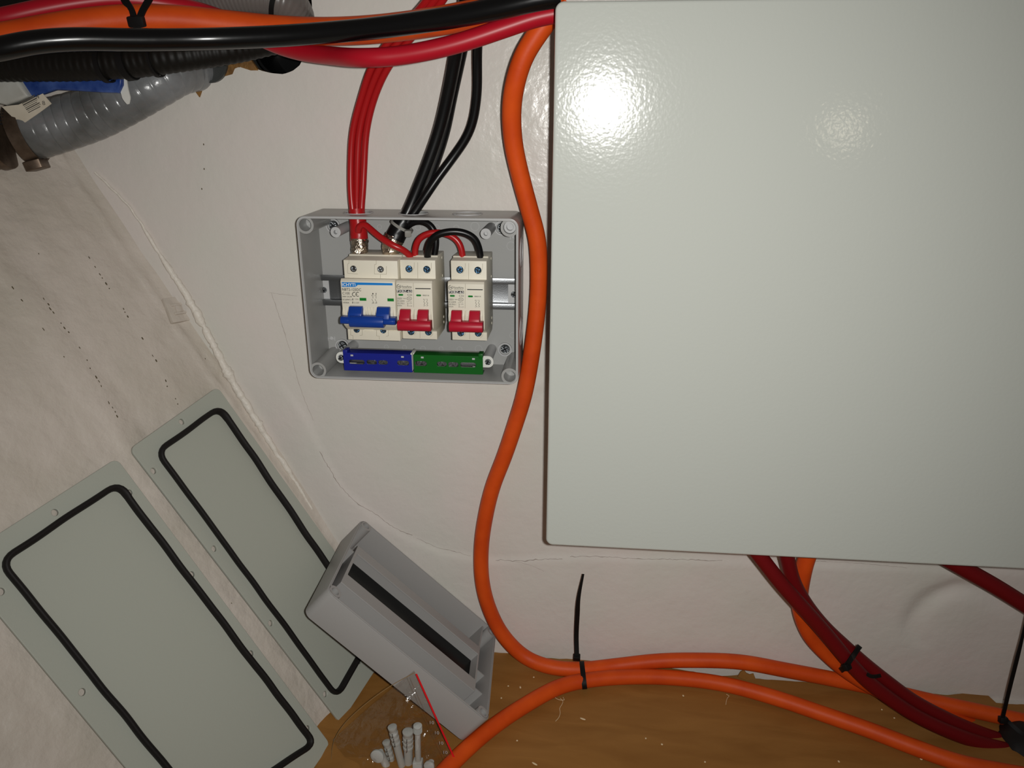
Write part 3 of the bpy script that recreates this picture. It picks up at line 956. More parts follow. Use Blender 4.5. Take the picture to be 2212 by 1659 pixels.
seam(housing, .063, (1095, 1050), (1095, 1100), (1070, 1130)); seam(housing, .063, (1320, 1060), (1320, 1120), (1290, 1150)); seam(housing, .063, (1150, 1055), (1150, 1170))
seam(housing, HF, (1062, 435), (1066, 760)); seam(housing, HF, (1070, 790), (1070, 905))
for u, v, h, ang in ((1004, 252, .060, 25), (1240, 258, .060, 60), (1032, 1085, .063, 10), (1262, 1090, .063, 40)):
    p = A4(u, v, h); bm = new(); cyl(bm, (p.x, -h + .001, p.z), OUT, .00355, .0011, 22, mi=2)
    screw_head(bm, (p.x, -h - .0001, p.z), OUT, .0033, 0, 1, ang, True, .0006)
    obj('terminal_screw', bm, [BLUESC, DARKIN, DARKIN], FB)
toggle('toggle', FB, REDT, ((883, 1019), (1120, 1257)), (853, 1293), 775, 918, 1056)
bm = new()
for u0, u1 in ((1028, 1064), (1076, 1112), (1266, 1300), (848, 872)):
    a = A4(u0, 785, HF + .001); b = A4(u1, 925, HF + .001)
    bm = new(); prism(bm, [(-HF + .001, a.z), (-HF - .0004, a.z), (-HF - .0026, (a.z + b.z) / 2), (-HF - .0022, b.z), (-HF + .001, b.z)], 'x', a.x, b.x, .0003); obj('toggle_guide', bm, CREAM, FB)
for u0, v0, u1, v1 in ((865, 584, 927, 606), (1101, 591, 1165, 613)):
    a = A4(u0, v1, HF); b = A4(u1, v0, HF); bm = new()
    wallplate(bm, rrect(a.x, a.z, b.x, b.z, (b.z - a.z) * .49), [], HF - .0005, HF + .0003); obj('indicator_window', bm, IND, FB)
bm = new(); poly4(bm, [(842, 528), (1045, 530), (1045, 566), (842, 563)], H)
bn = obj('printed_banner', bm, INK, FB, label='black banner with white type lettering')
bm = new(); T4(bm, 'FXBZ-63', 848, 534, 1038, 560, H + .00008, .01); obj('banner_lettering', bm, PALE, bn)
bm = new()
line4(bm, arc4(868, 486, 26, 27, -50, 250, 22), .00035, H); line4(bm, [(850, 462), (872, 456)], .0004, H); T4(bm, 'VA', 850, 474, 888, 498, H, .01)
T4(bm, 'VaneAims', 903, 474, 1038, 500, H, .004); line4(bm, [(912, 511), (1036, 514)], .0002, H); T4(bm, 'C32', 983, 584, 1045, 608, H)
line4(bm, [(1088, 512), (1292, 515)], .0009, H); T4(bm, '\u9694\u79bb\u5f00\u5173', 1186, 595, 1272, 613, H, .004)
obj('label_print', bm, INK, FB)
bm = new()
T4(bm, '1000V', 848, 632, 915, 656, H); line4(bm, [(925, 640), (965, 641)], .0002, H); line4(bm, [(925, 647), (965, 648)], .0002, H)
line4(bm, arc4(1008, 645, 33, 23, 0, 360, 24), .0003, H); T4(bm, 'CCC', 985, 634, 1031, 655, H, .01)
T4(bm, 'IEC60898', 850, 668, 943, 686, H); T4(bm, 'GB10963.1', 850, 698, 945, 717, H); T4(bm, '6000A', 850, 728, 912, 746, H)
line4(bm, [(988, 704), (988, 746)], .0003, H); line4(bm, [(982, 712), (988, 704), (994, 712)], .0002, H); line4(bm, [(982, 740), (988, 747), (994, 740)], .0002, H)
T4(bm, 'I-ON', 1005, 702, 1042, 714, H); T4(bm, 'O-OFF', 1002, 738, 1048, 749, H); line4(bm, [(970, 687), (990, 688), (1012, 680)], .0003, H); T4(bm, 'ON', 1018, 683, 1038, 693, H)
for u in (1210, 1248):
    line4(bm, [(u, 648), (u, 670), (u - 12, 690), (u + 8, 705), (u - 8, 722), (u + 8, 735), (u - 2, 745)], .0003, H)
T4(bm, '1', 1195, 648, 1200, 662, H); T4(bm, '3', 1228, 648, 1236, 662, H); T4(bm, '2', 1196, 735, 1204, 748, H); T4(bm, '4', 1230, 735, 1238, 748, H)
obj('fine_print', bm, INKG, FB)
FB2 = copy_tree(FB)
FB2.location = FB.location + Vector((at(967, 611, HF).x - FX0, 0, at(967, 611, HF).z - at(855, 609, HF).z))
FB2['label'] = 'narrow cream breaker with a red toggle standing alone at the right of the rail'
for b in (NB, FB, FB2):
    b['group'] = 'circuit breakers on the rail'

# ---- neutral and earth terminal bars
def z3(u, v):
    return (620 + u / 3.95, 430 + v / 3.95)
def zg(u, v):
    return (880 + u / 3.95, 430 + v / 3.95)
TB = thing('terminal_strip', 'blue and green covered terminal strip along the bottom of the junction box', 'terminal strip', (-.175, -.045, BARZ))
bm = new()
for x in (-.2530, -.0970):
    s = 1 if x < -.2 else -1
    wallplate(bm, rrect(min(x - s * .0058, x + s * .02), BARZ - .0062, max(x - s * .0058, x + s * .02), BARZ + .0062, .0058), [], .046, .0485, .0004)
a = at(752, 757, .046); b = at(1040, 764, .046)
box(bm, (a.x, -.0475, a.z - .0045), (b.x, -.034, a.z - .0005), .0004)
box(bm, (-.1772, -.054, BARZ - .0105), (-.1757, -.036, BARZ + .0085), .0003)
obj('carrier', bm, WHITEP, TB)
for x in (-.2530, -.0970):
    bm = new(); screw_head(bm, (x, -.0486, BARZ), OUT, .0034, 0, 1, 25, True, .0022); obj('fixing_screw', bm, [SCREW, DARKIN], TB)
def cover(name, m, px, x0, x1, slots, tabs, bright):
    bm = new()
    HS = .0545
    zt = -.2395; zb = -.2590
    holes = []
    for u0, v0, u1, v1 in slots:
        pa = at(*px(u0, v1), HS); pb = at(*px(u1, v0), HS)
        holes.append(rrect(pa.x, pa.z, pb.x, pb.z, (pb.z - pa.z) * .48))
    wallplate(bm, rrect(x0, zb, x1, zt, .0006, 2), holes, HS - .0012, HS, .0002)
    box(bm, (x0, -HS + .0004, zt - .0012), (x1, -.040, zt), .0003)
    box(bm, (x0, -HS + .0004, zb), (x1, -.042, zb + .0010), .0003)
    for k in tabs:
        box(bm, (k, -HS - .0002, zt - .002), (k + .0045, -.044, zt + .0028), .0003)
    o = obj(name, bm, m, TB, angle=30)
    for k in (x0 + .008, x1 - .011):
        bm = new(); box(bm, (k, -HS - .0002, zt - .0036), (k + .0028, -HS + .0002, zt - .0018)); obj('latch_spot', bm, GREYP2, o)
    bm = new(); box(bm, (x0 + .003, -.0515, BARZ - .0045), (x1 - .003, -.046, BARZ + .0025), .0004)
    bar = obj('terminal_bar', bm, STEEL, TB)
    for q in bright:
        bm = new(); p = at(*px(*q), HS); cyl(bm, (p.x, -.0514, p.z), OUT, .0024, .001, 16); screw_head(bm, (p.x, -.0520, p.z), OUT, .0021, 0, 1, random.uniform(0, 90), False, .0006)
        obj('clamp_screw', bm, [STEEL, DARKIN], bar)
bx0 = at(742, 778, .0545).x; bx1 = at(889.5, 780, .0545).x
gx0 = at(893.5, 784, .0545).x; gx1 = at(1043, 788, .0545).x
cover('blue_cover', DBLUE, z3, bx0, bx1, ((530, 1374, 660, 1408), (680, 1376, 765, 1410), (780, 1378, 858, 1412), (940, 1381, 1040, 1418)), (bx0,), ((725, 1392), (800, 1394), (842, 1396), (965, 1398), (1015, 1400)))
cover('green_cover', GREEN, zg, gx0, gx1, ((65, 1385, 165, 1424), (252, 1390, 335, 1428), (348, 1394, 435, 1432), (450, 1398, 585, 1434)), (gx1 - .0045,), ((95, 1402), (145, 1404), (275, 1408), (318, 1408), (365, 1412), (408, 1412)))

# ---- red supply wires dropping into the box
G = 'red supply wires into the junction box'
WR = .0034
hh = (.085, .085, .08, .072, .055, .045, .036, .030, .028, .029, .030, .0325, .034)
xa = ((958, -170), (946, -40), (922, 2), (897, 30), (844, 85), (804, 143), (781, 209), (762, 283), (757.5, 358), (758, 418), (762, 458), (768, 490), (769, 518))
xb = ((974, -170), (961, -40), (938, 2), (914, 30), (865, 85), (822, 143), (795.5, 209), (776.5, 283), (772, 358), (771, 418), (771, 458), (776, 490), (777, 518))
xc = ((991, -170), (978, -40), (956, 2), (933, 30), (886, 85), (840, 143), (809.5, 209), (791.5, 283), (786.5, 358), (783.5, 418), (780, 458), (783, 490), (784, 518))
ra = [(x, y, h) for (x, y), h in zip(xa, hh)]
rb = [(x, y, h - d) for (x, y), h, d in zip(xb, hh, (0, 0, 0, 0, 0, 0, .0008, .0006, .0006, .003, .0045, .0055, .006))]
rc = [(x, y, h) for (x, y), h in zip(xc, hh)]
cable('red_wire', P3(ra), WR, REDW, 'red supply wire, left of the three running down into the box', 'wire', G, 16)
cable('red_wire', P3(rb), WR, REDW, 'red supply wire, middle of the three and partly behind its neighbours', 'wire', G, 16)
cable('red_wire', P3(rc), WR, REDW, 'red supply wire, right of the three with a gap beside it', 'wire', G, 16)
def crumple(pts, rf, amp, sc_):
    bm = new()
    L = smooth_line(spline(pts, .0008), 3)
    sweep(bm, L, circle(1, 40), scale=lambda i, n: rf(i / (n - 1)))
    bm.normal_update()
    for v in bm.verts:
        v.co += v.normal * (amp * noise.noise(v.co * sc_) + amp * .6 * noise.noise(v.co * sc_ * 2.7))
    return bm
def sleeve(name, pts, rf, m, label, cat, amp=.0003, sc_=300):
    o = obj(name, crumple(pts, rf, amp, sc_), m, angle=70)
    return tag(o, label, cat)
sleeve('heat_shrink', P3([(770, 452, .0295), (774, 487, .032), (776, 519, .033)]), lambda f: .0082 + .0008 * f, REDW, 'red sleeve gathering the three red wires above the wide breaker', 'sleeve', .0001)
sleeve('solder_braid', P3([(776.5, 515, .0335), (777, 535, .0345), (777, 556, .036)]), lambda f: .0087 - .0004 * f, FOIL, 'crumpled bright metal braid below the red sleeve', 'braid', .0009, 260)

# ---- black supply wires
G = 'black supply wires into the junction box'
BW = .0042
ba = [(1030, -170, .088), (1010, -45, .08), (1004, 20, .07), (993, 62, .06), (985, 113, .048), (966, 209, .036), (948, 283, .030), (922, 358, .028), (898, 418, .028), (881, 458, .030), (868, 484, .034)]
bb = [(1048, -170, .076), (1026, -45, .072), (1019, 20, .062), (1009, 62, .050), (998, 113, .038), (977, 209, .025), (962, 283, .0195), (938, 358, .0165), (914, 418, .017), (894, 458, .021), (879, 484, .026)]
bc = [(1070, -170, .088), (1045, -45, .08), (1038, 20, .07), (1034, 62, .06), (1031, 113, .048), (1030, 209, .036), (1015, 283, .030), (975, 345, .029), (945, 385, .033), (918, 425, .036), (895, 458, .037), (880, 480, .038)]
for L, lab in ((ba, 'black supply wire, front of the thick pair slanting into the box'), (bb, 'black supply wire, tucked behind the thick pair slanting into the box'), (bc, 'thin black supply wire bowing away from the pair before rejoining it')):
    cable('black_wire', P3(L), {0: .0062, 1: .0050, 2: .0045}[(ba, bb, bc).index(L)], BLACKW, lab, 'wire', G, 16)
sleeve('heat_shrink', P3([(874, 474, .034), (864, 492, .0355), (853, 515, .037)]), lambda f: .0088 + .0012 * f, BLACKW, 'black sleeve gathering the black wires above the wide breaker', 'sleeve', .0003, 200)
sleeve('solder_braid', P3([(853, 508, .037), (847, 530, .0375), (841, 555, .038)]), lambda f: .0098 + .0005 * math.sin(f * 3) - .0024 * f * f, FOIL, 'crumpled bright metal braid below the black sleeve', 'braid', .0009, 240)

# ---- short links inside the box
LR = .0033
cable('red_link_wire', P3([(774, 500, .040), (776, 489, .043), (786, 484, .044), (798, 493, .046), (818, 510, .05), (847, 529, .054), (869, 539, .052), (882, 549, .048), (889, 557, .045), (892, 568, .040)]), LR, REDW,
      'short red wire slanting from the red sleeve to the first red-toggle breaker', 'wire', 'link wires in the junction box', 16, .002, sm=3)
cable('red_link_wire', P3([(898, 568, .040), (897, 556, .043), (896.5, 541, .044), (904, 518, .045), (922, 506, .045), (946, 502.5, .044), (973, 509, .044), (989, 521, .044), (997, 539, .044), (999.5, 562, .043), (1000, 570, .04)]), LR, REDW,
      'red looping wire bridging the two red-toggle breakers', 'wire', 'link wires in the junction box', 16, .002, sm=3)
cable('black_link_wire', P3([(924, 570, .042), (924, 557, .046), (923, 541, .050), (930, 521, .053), (946, 507, .054), (973, 500.5, .053), (1002, 503, .051), (1024, 515, .049), (1034, 535, .047), (1038, 562, .044), (1038, 571, .04)]), LR * 1.08, BLACKW,
      'black looping wire bridging the two red-toggle breakers', 'wire', 'link wires in the junction box', 16, .002, sm=3)
cable('black_link_wire', P3([(872, 496, .036), (881, 488, .037), (894, 480, .038), (912, 478.5, .039), (930, 487, .040), (940, 505, .0405), (942, 525, .041), (939, 548, .041), (936, 565, .040)]), LR, BLACKW,
      'black curled wire from the black sleeve down to the first red-toggle breaker', 'wire', 'link wires in the junction box', 16, .002, sm=3)
bm = new(); p = at(933, 560, .043); cyl(bm, (p.x - .003, p.y, p.z), (1, 0, .05), .0013, .006, 12)
tag(obj('copper_strand', bm, COPPER), 'bare copper strand showing under the black wires at the breaker', 'copper strand')

# ---- cable ties
def tie(name, label, m, loop, axis, head, head_d, tail=None, w=.0046, th=.0013, parent_group=None, headsize=(.0042, .0036, .0032), closed=True, tailtip=.55):
    """loop: points round the bundle; axis: strap width direction; tail: points of the loose end"""
    t = thing(name, label, 'cable tie', head, parent_group)
    bm = new()
    sweep(bm, loop, rect(w, th), closed=closed, up=Vector(axis))
    obj('strap', bm, m, t, angle=40)
    bm = new()
    M = frame_to(head_d, head)
    tb = bmesh.new(); bmesh.ops.create_cube(tb, size=1); bmesh.ops.bevel(tb, geom=list(tb.edges), offset=.12, segments=2, profile=.5, affect='EDGES')
    bmesh.ops.transform(tb, matrix=M @ Matrix.Diagonal((headsize[0] * 2, headsize[1] * 2, headsize[2] * 2, 1)), verts=tb.verts); join(bm, tb)
    obj('tie_head', bm, m, t, angle=40)
    if tail:
        bm = new()
        L = smooth_line(spline(tail, .003), 2)
        sweep(bm, L, rect(w * .95, th), up=Vector(axis), scale=lambda i, n: 1.0 if i / n < tailtip else 1 - .6 * (i / n - tailtip) / (1 - tailtip))
        obj('tail', bm, m, t, angle=40)
    return t
def oval(c, a, b, ra, rb, n=36):
    a = Vector(a).normalized(); b = Vector(b).normalized()
    return [c + a * ra * math.cos(2 * math.pi * i / n) + b * rb * math.sin(2 * math.pi * i / n) for i in range(n)]

# grey tie round the black sleeve
c = at(868, 488, .036); ax = (at(853, 515, .036) - at(874, 474, .036)).normalized()
aa = Vector((1, 0, .75)).normalized(); aa = (Vector((.80, -.05, -.45)) - ax * Vector((.80, -.05, -.45)).dot(ax)).normalized(); bb_ = ax.cross(aa)
tie('cable_tie', 'grey tie round the black sleeve inside the junction box', TIEG, oval(c, aa, bb_, .0118, .0108), ax, at(881, 504, .047), (.3, -.9, -.2), None, .0028, .0010, None, (.0032, .0032, .0028))
for k in range(1): pass

# ---- big cables
OR = .0089
c1 = [(1240, -10, .083), (1208, 22, .083), (1175, 54, .083), (1134, 116, .081), (1113, 179, .075), (1105, 239, .064), (1109, 310, .054), (1124, 380, .046), (1145, 458, .038), (1160, 515, .034), (1164, 580, .03), (1162, 650, .028), (1152, 740, .026), (1133, 850, .024), (1112, 920, .022),
      (1090, 985, .021), (1065, 1050, .02), (1050, 1110, .02), (1040, 1180, .019), (1041, 1250, .02), (1055, 1310, .02), (1085, 1370, .021), (1135, 1420, .022), (1190, 1441, .022), (1250, 1446, .02), (1330, 1438, .017), (1420, 1428, .015), (1500, 1426, .0145), (1600, 1430, .0145), (1700, 1448, .0145),
      (1800, 1467, .016), (1900, 1488, .018), (2000, 1512, .020), (2100, 1534, .021), (2230, 1562, .019)]
G = 'heavy orange cables'
def grounded(lst, r):
    out = []
    for x, y, h in lst:
        p = at(x, y, h)
        f = onfloor(x, y, r * 1.02)
        if p.z < floor_z(p.x) + r * 1.02:
            p = f
        out.append(p)
    return out
pc1 = grounded(c1, OR)
pc1[0] = Vector((XL + .0028, pc1[2].y, pc1[2].z + .02)); pc1.pop(1)
cable('power_cable', pc1, OR, ORANGE, 'orange cable leaving the cabinet side and sweeping down the wall beside the junction box', 'cable', G, 24)
c2 = [(820, 1850), (880, 1755), (925, 1700), (955, 1672), (985, 1640), (1052, 1580), (1122, 1531), (1210, 1483), (1270, 1469), (1360, 1462), (1452, 1464), (1560, 1477), (1670, 1506), (1780, 1543), (1878, 1577), (1975, 1614), (2073, 1648), (2170, 1668), (2240, 1680)]
pc2 = [onfloor(x, y, OR * 1.03) for x, y in c2]
cable('power_cable', pc2, OR, ORANGE, 'orange cable lying across the brown floor from the front edge', 'cable', G, 24)
BXH = .085
c3 = [(1755, 1175, .068), (1742, 1208, .067), (1733, 1245, .065), (1727, 1290, .0585), (1732, 1330, .053), (1752, 1375, .049), (1788, 1414, .048), (1835, 1453, .047), (1900, 1492, .046), (1975, 1527, .045), (2050, 1552, .044), (2120, 1572, .043), (2190, 1590, .043), (2260, 1608, .042)]
def from_cabinet(lst):
    pts = P3(lst)
    d = (pts[0] - pts[1])
    k = (ZB + .0025 - pts[0].z) / d.z
    if k > 0:
        pts.insert(0, pts[0] + d * k)
    return pts
cable('power_cable', from_cabinet(c3), OR * 1.0, ORANGE, 'orange cable bending out from under the cabinet beneath two dark red cables', 'cable', G, 24)
G = 'dark red cables under the cabinet'
c4 = [(1645, 1206, .105), (1684, 1256, .104), (1726, 1304, .10), (1766, 1348, .094), (1800, 1388, .09), (1838, 1434, .087), (1874, 1471, .085), (1917, 1505, .083), (1975, 1544, .081), (2044, 1578, .081), (2118, 1605, .080), (2200, 1626, .078), (2270, 1655, .075)]
c5 = [(1701, 1208, .088), (1712, 1252, .085), (1730, 1288, .0815), (1753, 1322, .0775), (1784, 1358, .0745), (1826, 1397, .072), (1868, 1434, .0705), (1917, 1473, .069), (1975, 1515, .067), (2053, 1556, .0655), (2125, 1586, .0645), (2195, 1609, .064), (2270, 1636, .060)]
DR = .0077
cable('power_cable', from_cabinet(c4), DR, DRED, 'dark red cable, lower of the pair slanting down from under the cabinet', 'cable', G, 24)
cable('power_cable', from_cabinet(c5), DR, DRED, 'dark red cable, upper of the pair slanting down from under the cabinet', 'cable', G, 24)
c6 = [(2085, 1230, .07), (2149, 1266, .068), (2212, 1305, .065), (2300, 1360, .06)]
cable('power_cable', from_cabinet(c6), .0086, DRED, 'orange cable leaving the cabinet bottom at the right edge, shade painted in as dark red', 'cable', G, 24)  # orange sheath, its shade put into the dark red colour
bm = new(); pa = at(2164, 1608, .074); pb = at(2290, 1662, .066)
L = spline([pa, (pa + pb) / 2, pb], .003)
sweep(bm, L, circle(1, 36), scale=lambda i, n: .0335 * math.sqrt(max(.18, 1 - max(0, 1 - i / 7.0) ** 2)))
tag(obj('cable_boot', bm, RUBBER, angle=50), 'round black rubber boot at the lower right corner over the cables', 'cable boot')

# ---- top cable run
TH_ = .115
tb = [(-260, 168), (-40, 112), (0, 106), (60, 93), (150, 85), (300, 86), (450, 84), (600, 78), (700, 71), (800, 62), (900, 49), (1000, 33), (1100, 13), (1165, -2)]
pt = [at(x, y, h) for (x, y), h in zip(tb, (.255, .215, .212, .203, .188, .158, .128, .113, .110, .113, .119, .126, .132, .134))]
pt.append(Vector((XL + .0028, -.134, at(1190, -9, .134).z)))
cable('power_cable', pt, .0086, BLACK, 'thick black cable along the top into the cabinet side', 'cable', 'heavy cables along the top', 24)
to = [(-260, 150), (-40, 90), (0, 84), (95, 66), (190, 50), (300, 41), (400, 44), (500, 54), (600, 64), (700, 68), (800, 64), (900, 53), (1000, 36), (1100, 12), (1160, -10)]
pt = [at(x, y, h) for (x, y), h in zip(to, (.228, .186, .182, .168, .151, .128, .110, .095, .085, .083, .086, .092, .099, .104, .105))]
pt.append(Vector((XL + .0028, -.105, at(1190, -24, .105).z)))
cable('power_cable', pt, .0116, ORANGE, 'thick orange cable along the top, just behind the black one', 'cable', 'heavy cables along the top', 24)
tr_ = [(-260, 110, .212), (-40, 46, .170), (0, 40, .166), (80, 22, .153), (170, 6, .137), (260, -2, .12), (340, 6, .106), (420, 22, .090), (490, 45, .077), (540, 70, .066), (595, 96, .063), (650, 112, .073), (709, 120, .091), (784, 125, .12), (858, 121, .12), (978, 97, .118), (1097, 58, .115), (1160, 37, .113)]
pt = P3(tr_)
pt.append(Vector((XL + .0028, -.112, at(1192, 27, .112).z)))
cable('power_cable', pt, .0077, RED, 'thick red cable along the top, sagging below the others into the cabinet', 'cable', 'heavy cables along the top', 24)
# black flexible conduit under the top cables
pts = P3([(-60, 140, .09), (0, 142, .09), (100, 142, .09), (200, 140, .088), (280, 134, .085), (380, 122, .08), (470, 110, .066), (540, 98, .050), (620, 82, .038), (700, 66, .034)])
bm = new(); sweep(bm, smooth_line(spline(pts, .0009), 10), circle(1, 24), scale=lambda i, n: .0135 + .0003 * math.cos(i * 2 * math.pi / 7) + .0006 * noise.noise(Vector((i * .02, 0, 3))) - .006 * (max(0, i / n - .6)))
tag(obj('flexible_conduit', bm, CONDUIT, angle=60), 'black corrugated conduit hanging just under the top cables', 'conduit')
# black hose shape added to keep the gap above the red cable dark
pts = P3([(-60, 4, .075), (30, -8, .078), (120, -24, .08), (220, -32, .078), (320, -18, .07), (400, -6, .05), (440, -8, .02), (455, -12, -.03)])
bm = new(); sweep(bm, smooth_line(spline(pts, .002), 6), circle(.0125, 24))
tag(obj('added_dark_hose', bm, CONDUIT, angle=60), 'black hose shape added to darken the gap above the thick red cable', 'hose')
# grey split loom showing its scalloped edge behind the black cable
pts = P3([(190, 95, .075), (240, 100, .075), (300, 103, .075), (360, 103, .073), (420, 98, .07), (470, 90, .065)])
bm = new(); sweep(bm, spline(pts, .0007), circle(1, 20), scale=lambda i, n: .0062 + .0018 * abs(math.sin(i * math.pi / 13)))
tag(obj('spiral_wrap', bm, HOSEG, angle=60), 'grey scalloped spiral wrap peeping out under the black top cable', 'cable wrap')

# ---- hoses passing through the hole
pts = P3([(395, 75, .03), (415, 45, .05), (445, 18, .06), (500, -6, .065), (560, -10, .062), (615, 4, .052), (636, 32, .036), (634, 52, .008), (622, 58, -.03), (610, 58, -.08)])
bm = new(); sweep(bm, smooth_line(spline(pts, .0008), 8), circle(1, 30), scale=lambda i, n: .0172 + .0005 * abs(math.sin(i * math.pi / 4)))
hg = tag(obj('ribbed_hose', bm, HOSEG, angle=60), 'grey ribbed hose arching over the top cables and into the wall hole', 'hose')
pts = P3([(48, 290, .064), (90, 279, .060), (130, 268, .054), (200, 246, .046), (270, 214, .040), (340, 178, .030), (385, 156, .016)]) 
pts += [pts[-1] + Vector((.010, .03, .004)), pts[-1] + Vector((.014, .09, .006))]
bm = new(); sweep(bm, smooth_line(spline(pts, .0008), 8), circle(1, 36), scale=lambda i, n: .0262 - .0085 * i / n + .0009 * abs(math.sin(i * math.pi / 13)) ** .4)
tag(obj('spiral_hose', bm, HOSEC, angle=60), 'translucent grey spiral hose running from the clamp into the wall hole', 'hose')
for px, py, r, nm in ((449, 132, .0205, 'dark grey hose end in the left scallop of the wall hole'), (600, 105, .0268, 'black hose end in the right scallop of the wall hole')):
    p = at(px, py, 0); bm = new()
    tubering(bm, p + Vector((0, .09, .0)), Vector((0, -1, 0)), r, r - .0025, .083 if r > .025 else .092, 40, floor=.05 if r > .025 else .003)
    tag(obj('hose_end', bm, BLACKW if r > .025 else HOSED, angle=40), nm, 'hose')
# hose clamp on the spiral hose
c = at(52, 290, .063); d = (at(130, 268, .054) - at(20, 297, .067)).normalized()
t = thing('hose_clamp', 'tarnished metal hose clamp at the left edge of view', 'hose clamp', c)
bm = new(); tubering(bm, c - d * .004, d, .0285, .0270, .0125, 44); obj('clamp_band', bm, CLAMP, t)
bm = new()
u = d.cross(Vector((0, -1, 0))).normalized()
if u.z > 0: u = -u
sp = c + d * .002 + u * .0300 + Vector((0, -.004, 0))
M = Matrix((d, u.cross(d), u)).transposed().to_4x4(); M.translation = sp
t2 = bmesh.new(); bmesh.ops.create_cube(t2, size=1); bmesh.ops.bevel(t2, geom=list(t2.edges), offset=.1, segments=2, profile=.5, affect='EDGES')
bmesh.ops.transform(t2, matrix=M @ Matrix.Diagonal((.016, .022, .0095, 1)), verts=t2.verts); join(bm, t2)
obj('screw_housing', bm, CLAMP, t)
bm = new(); 
for k in range(9):
    a = math.radians(200 + k * 7)
    v_ = Vector((0, -1, 0)); 
    q = c + d * .0022 + (v_ * math.cos(a - math.pi) + u * -math.sin(a - math.pi)) * .0286
    tt = bmesh.new(); bmesh.ops.create_cube(tt, size=1); bmesh.ops.transform(tt, matrix=frame_to(q - (c + d * .0022), q) @ Matrix.Diagonal((.004, .0012, .0006, 1)), verts=tt.verts); join(bm, tt)
obj('band_teeth', bm, DARKIN, t)
# brass-coloured fitting left of the clamp
c2_ = at(8, 292, .066); bm = new(); cyl(bm, c2_ - d * .06, d, .0295, .052, 40, bev=.002)
cyl(bm, c2_ - d * .012, d, .0315, .008, 40, bev=.001)
tag(obj('pipe_fitting', bm, CLAMP, angle=40), 'tarnished pipe fitting behind the hose clamp at the left edge', 'pipe fitting')
# valve: pale body with a blue lever
hv = .082
t = thing('valve', 'pale valve body with a long blue lever under the black conduit', 'valve', at(60, 190, hv))
def slab(px, h0, h1, bev=.001):
    b_ = new(); q = [at(x, y, h1) for x, y in px]
    wallplate(b_, [(p.x, p.z) for p in q][::-1], [], h0, h1, bev); return b_
obj('valve_body', slab([(-40, 158), (-10, 160), (28, 158), (44, 183), (61, 209), (40, 218), (12, 228), (-12, 222), (-40, 226)], hv - .02, hv + .004, .003), WVALVE, t)
obj('lever', slab([(26, 155), (80, 150), (120, 150), (200, 156), (262, 165), (262, 184), (254, 201), (220, 200), (160, 196), (118, 194), (92, 203), (60, 212), (44, 184)], hv - .010, hv - .002, .002), LBLUE, t)
# paper tag with a bar code
ht = .0855
t = thing('paper_tag', 'cream paper tag with a bar code hanging over the clamp', 'tag', at(55, 240, ht))
bm = slab([(3, 230), (40, 226), (58, 218), (92, 202), (111, 224), (84, 244), (45, 271)], ht - .0008, ht, .0001)
pt_ = obj('paper', bm, PAPER, t)
bm = new()
for k, (ln, w) in enumerate(((30, 2.0), (30, 1.2), (30, 2.6), (29, 1.0), (26, 1.4), (29, 2.2), (29, 1.0), (26, 1.6))):
    x = 45 + k * 2.3; y = 221 + k * 3.2
    strip(bm, at(x, y, ht + .0002), at(x + ln, y - ln * .52, ht + .0002), w * .00042, 0)
for (s, x, y) in (('4', 79, 213), ('8', 92, 227)):
    a = at(x, y, ht + .0002); addmesh(bm, text_mesh(s, a.x, a.z, a.x + .0028, a.z + .0036, ht + .0002))
obj('bar_code', bm, INKG, pt_)
# white tie end and black ties of the top run
bm = new(); L = spline(P3([(264, 155, .075), (265, 170, .075), (268, 190, .075), (273, 210, .075), (277, 225, .075)]), .002)
sweep(bm, L, rect(.0078, .0014), up=Vector((1, 0, 0)), scale=lambda i, n: 1 if i < n - 3 else (.85, .6, .3)[i - (n - 3)])
tag(obj('cable_tie_tail', bm, WHITEP, angle=40), 'white loose tie end hanging below the black conduit', 'cable tie')
t = thing('cable_tie', 'black tie with a V of two straps on the top orange cable', 'cable tie', at(296, 55, .143))
bm = new()
sweep(bm, spline(P3([(258, -25, .130), (270, 0, .136), (283, 22, .140), (291, 45, .1415), (297, 62, .141)]), .002), rect(.0058, .0016), up=Vector((1, 0, .3)))
sweep(bm, spline(P3([(334, -25, .124), (322, 0, .130), (309, 22, .137), (301, 42, .1415), (297, 55, .142)]), .002), rect(.0052, .0016), up=Vector((1, 0, -.3)))
obj('strap', bm, TIE, t, angle=40)
bm = new(); M = frame_to((0, -1, -.2), at(295, 47, .143)); tb_ = bmesh.new(); bmesh.ops.create_cube(tb_, size=1); bmesh.ops.bevel(tb_, geom=list(tb_.edges), offset=.15, segments=2, profile=.5, affect='EDGES')
bmesh.ops.transform(tb_, matrix=M @ Matrix.Diagonal((.0135, .0085, .006, 1)), verts=tb_.verts); join(bm, tb_); obj('tie_head', bm, TIE, t)
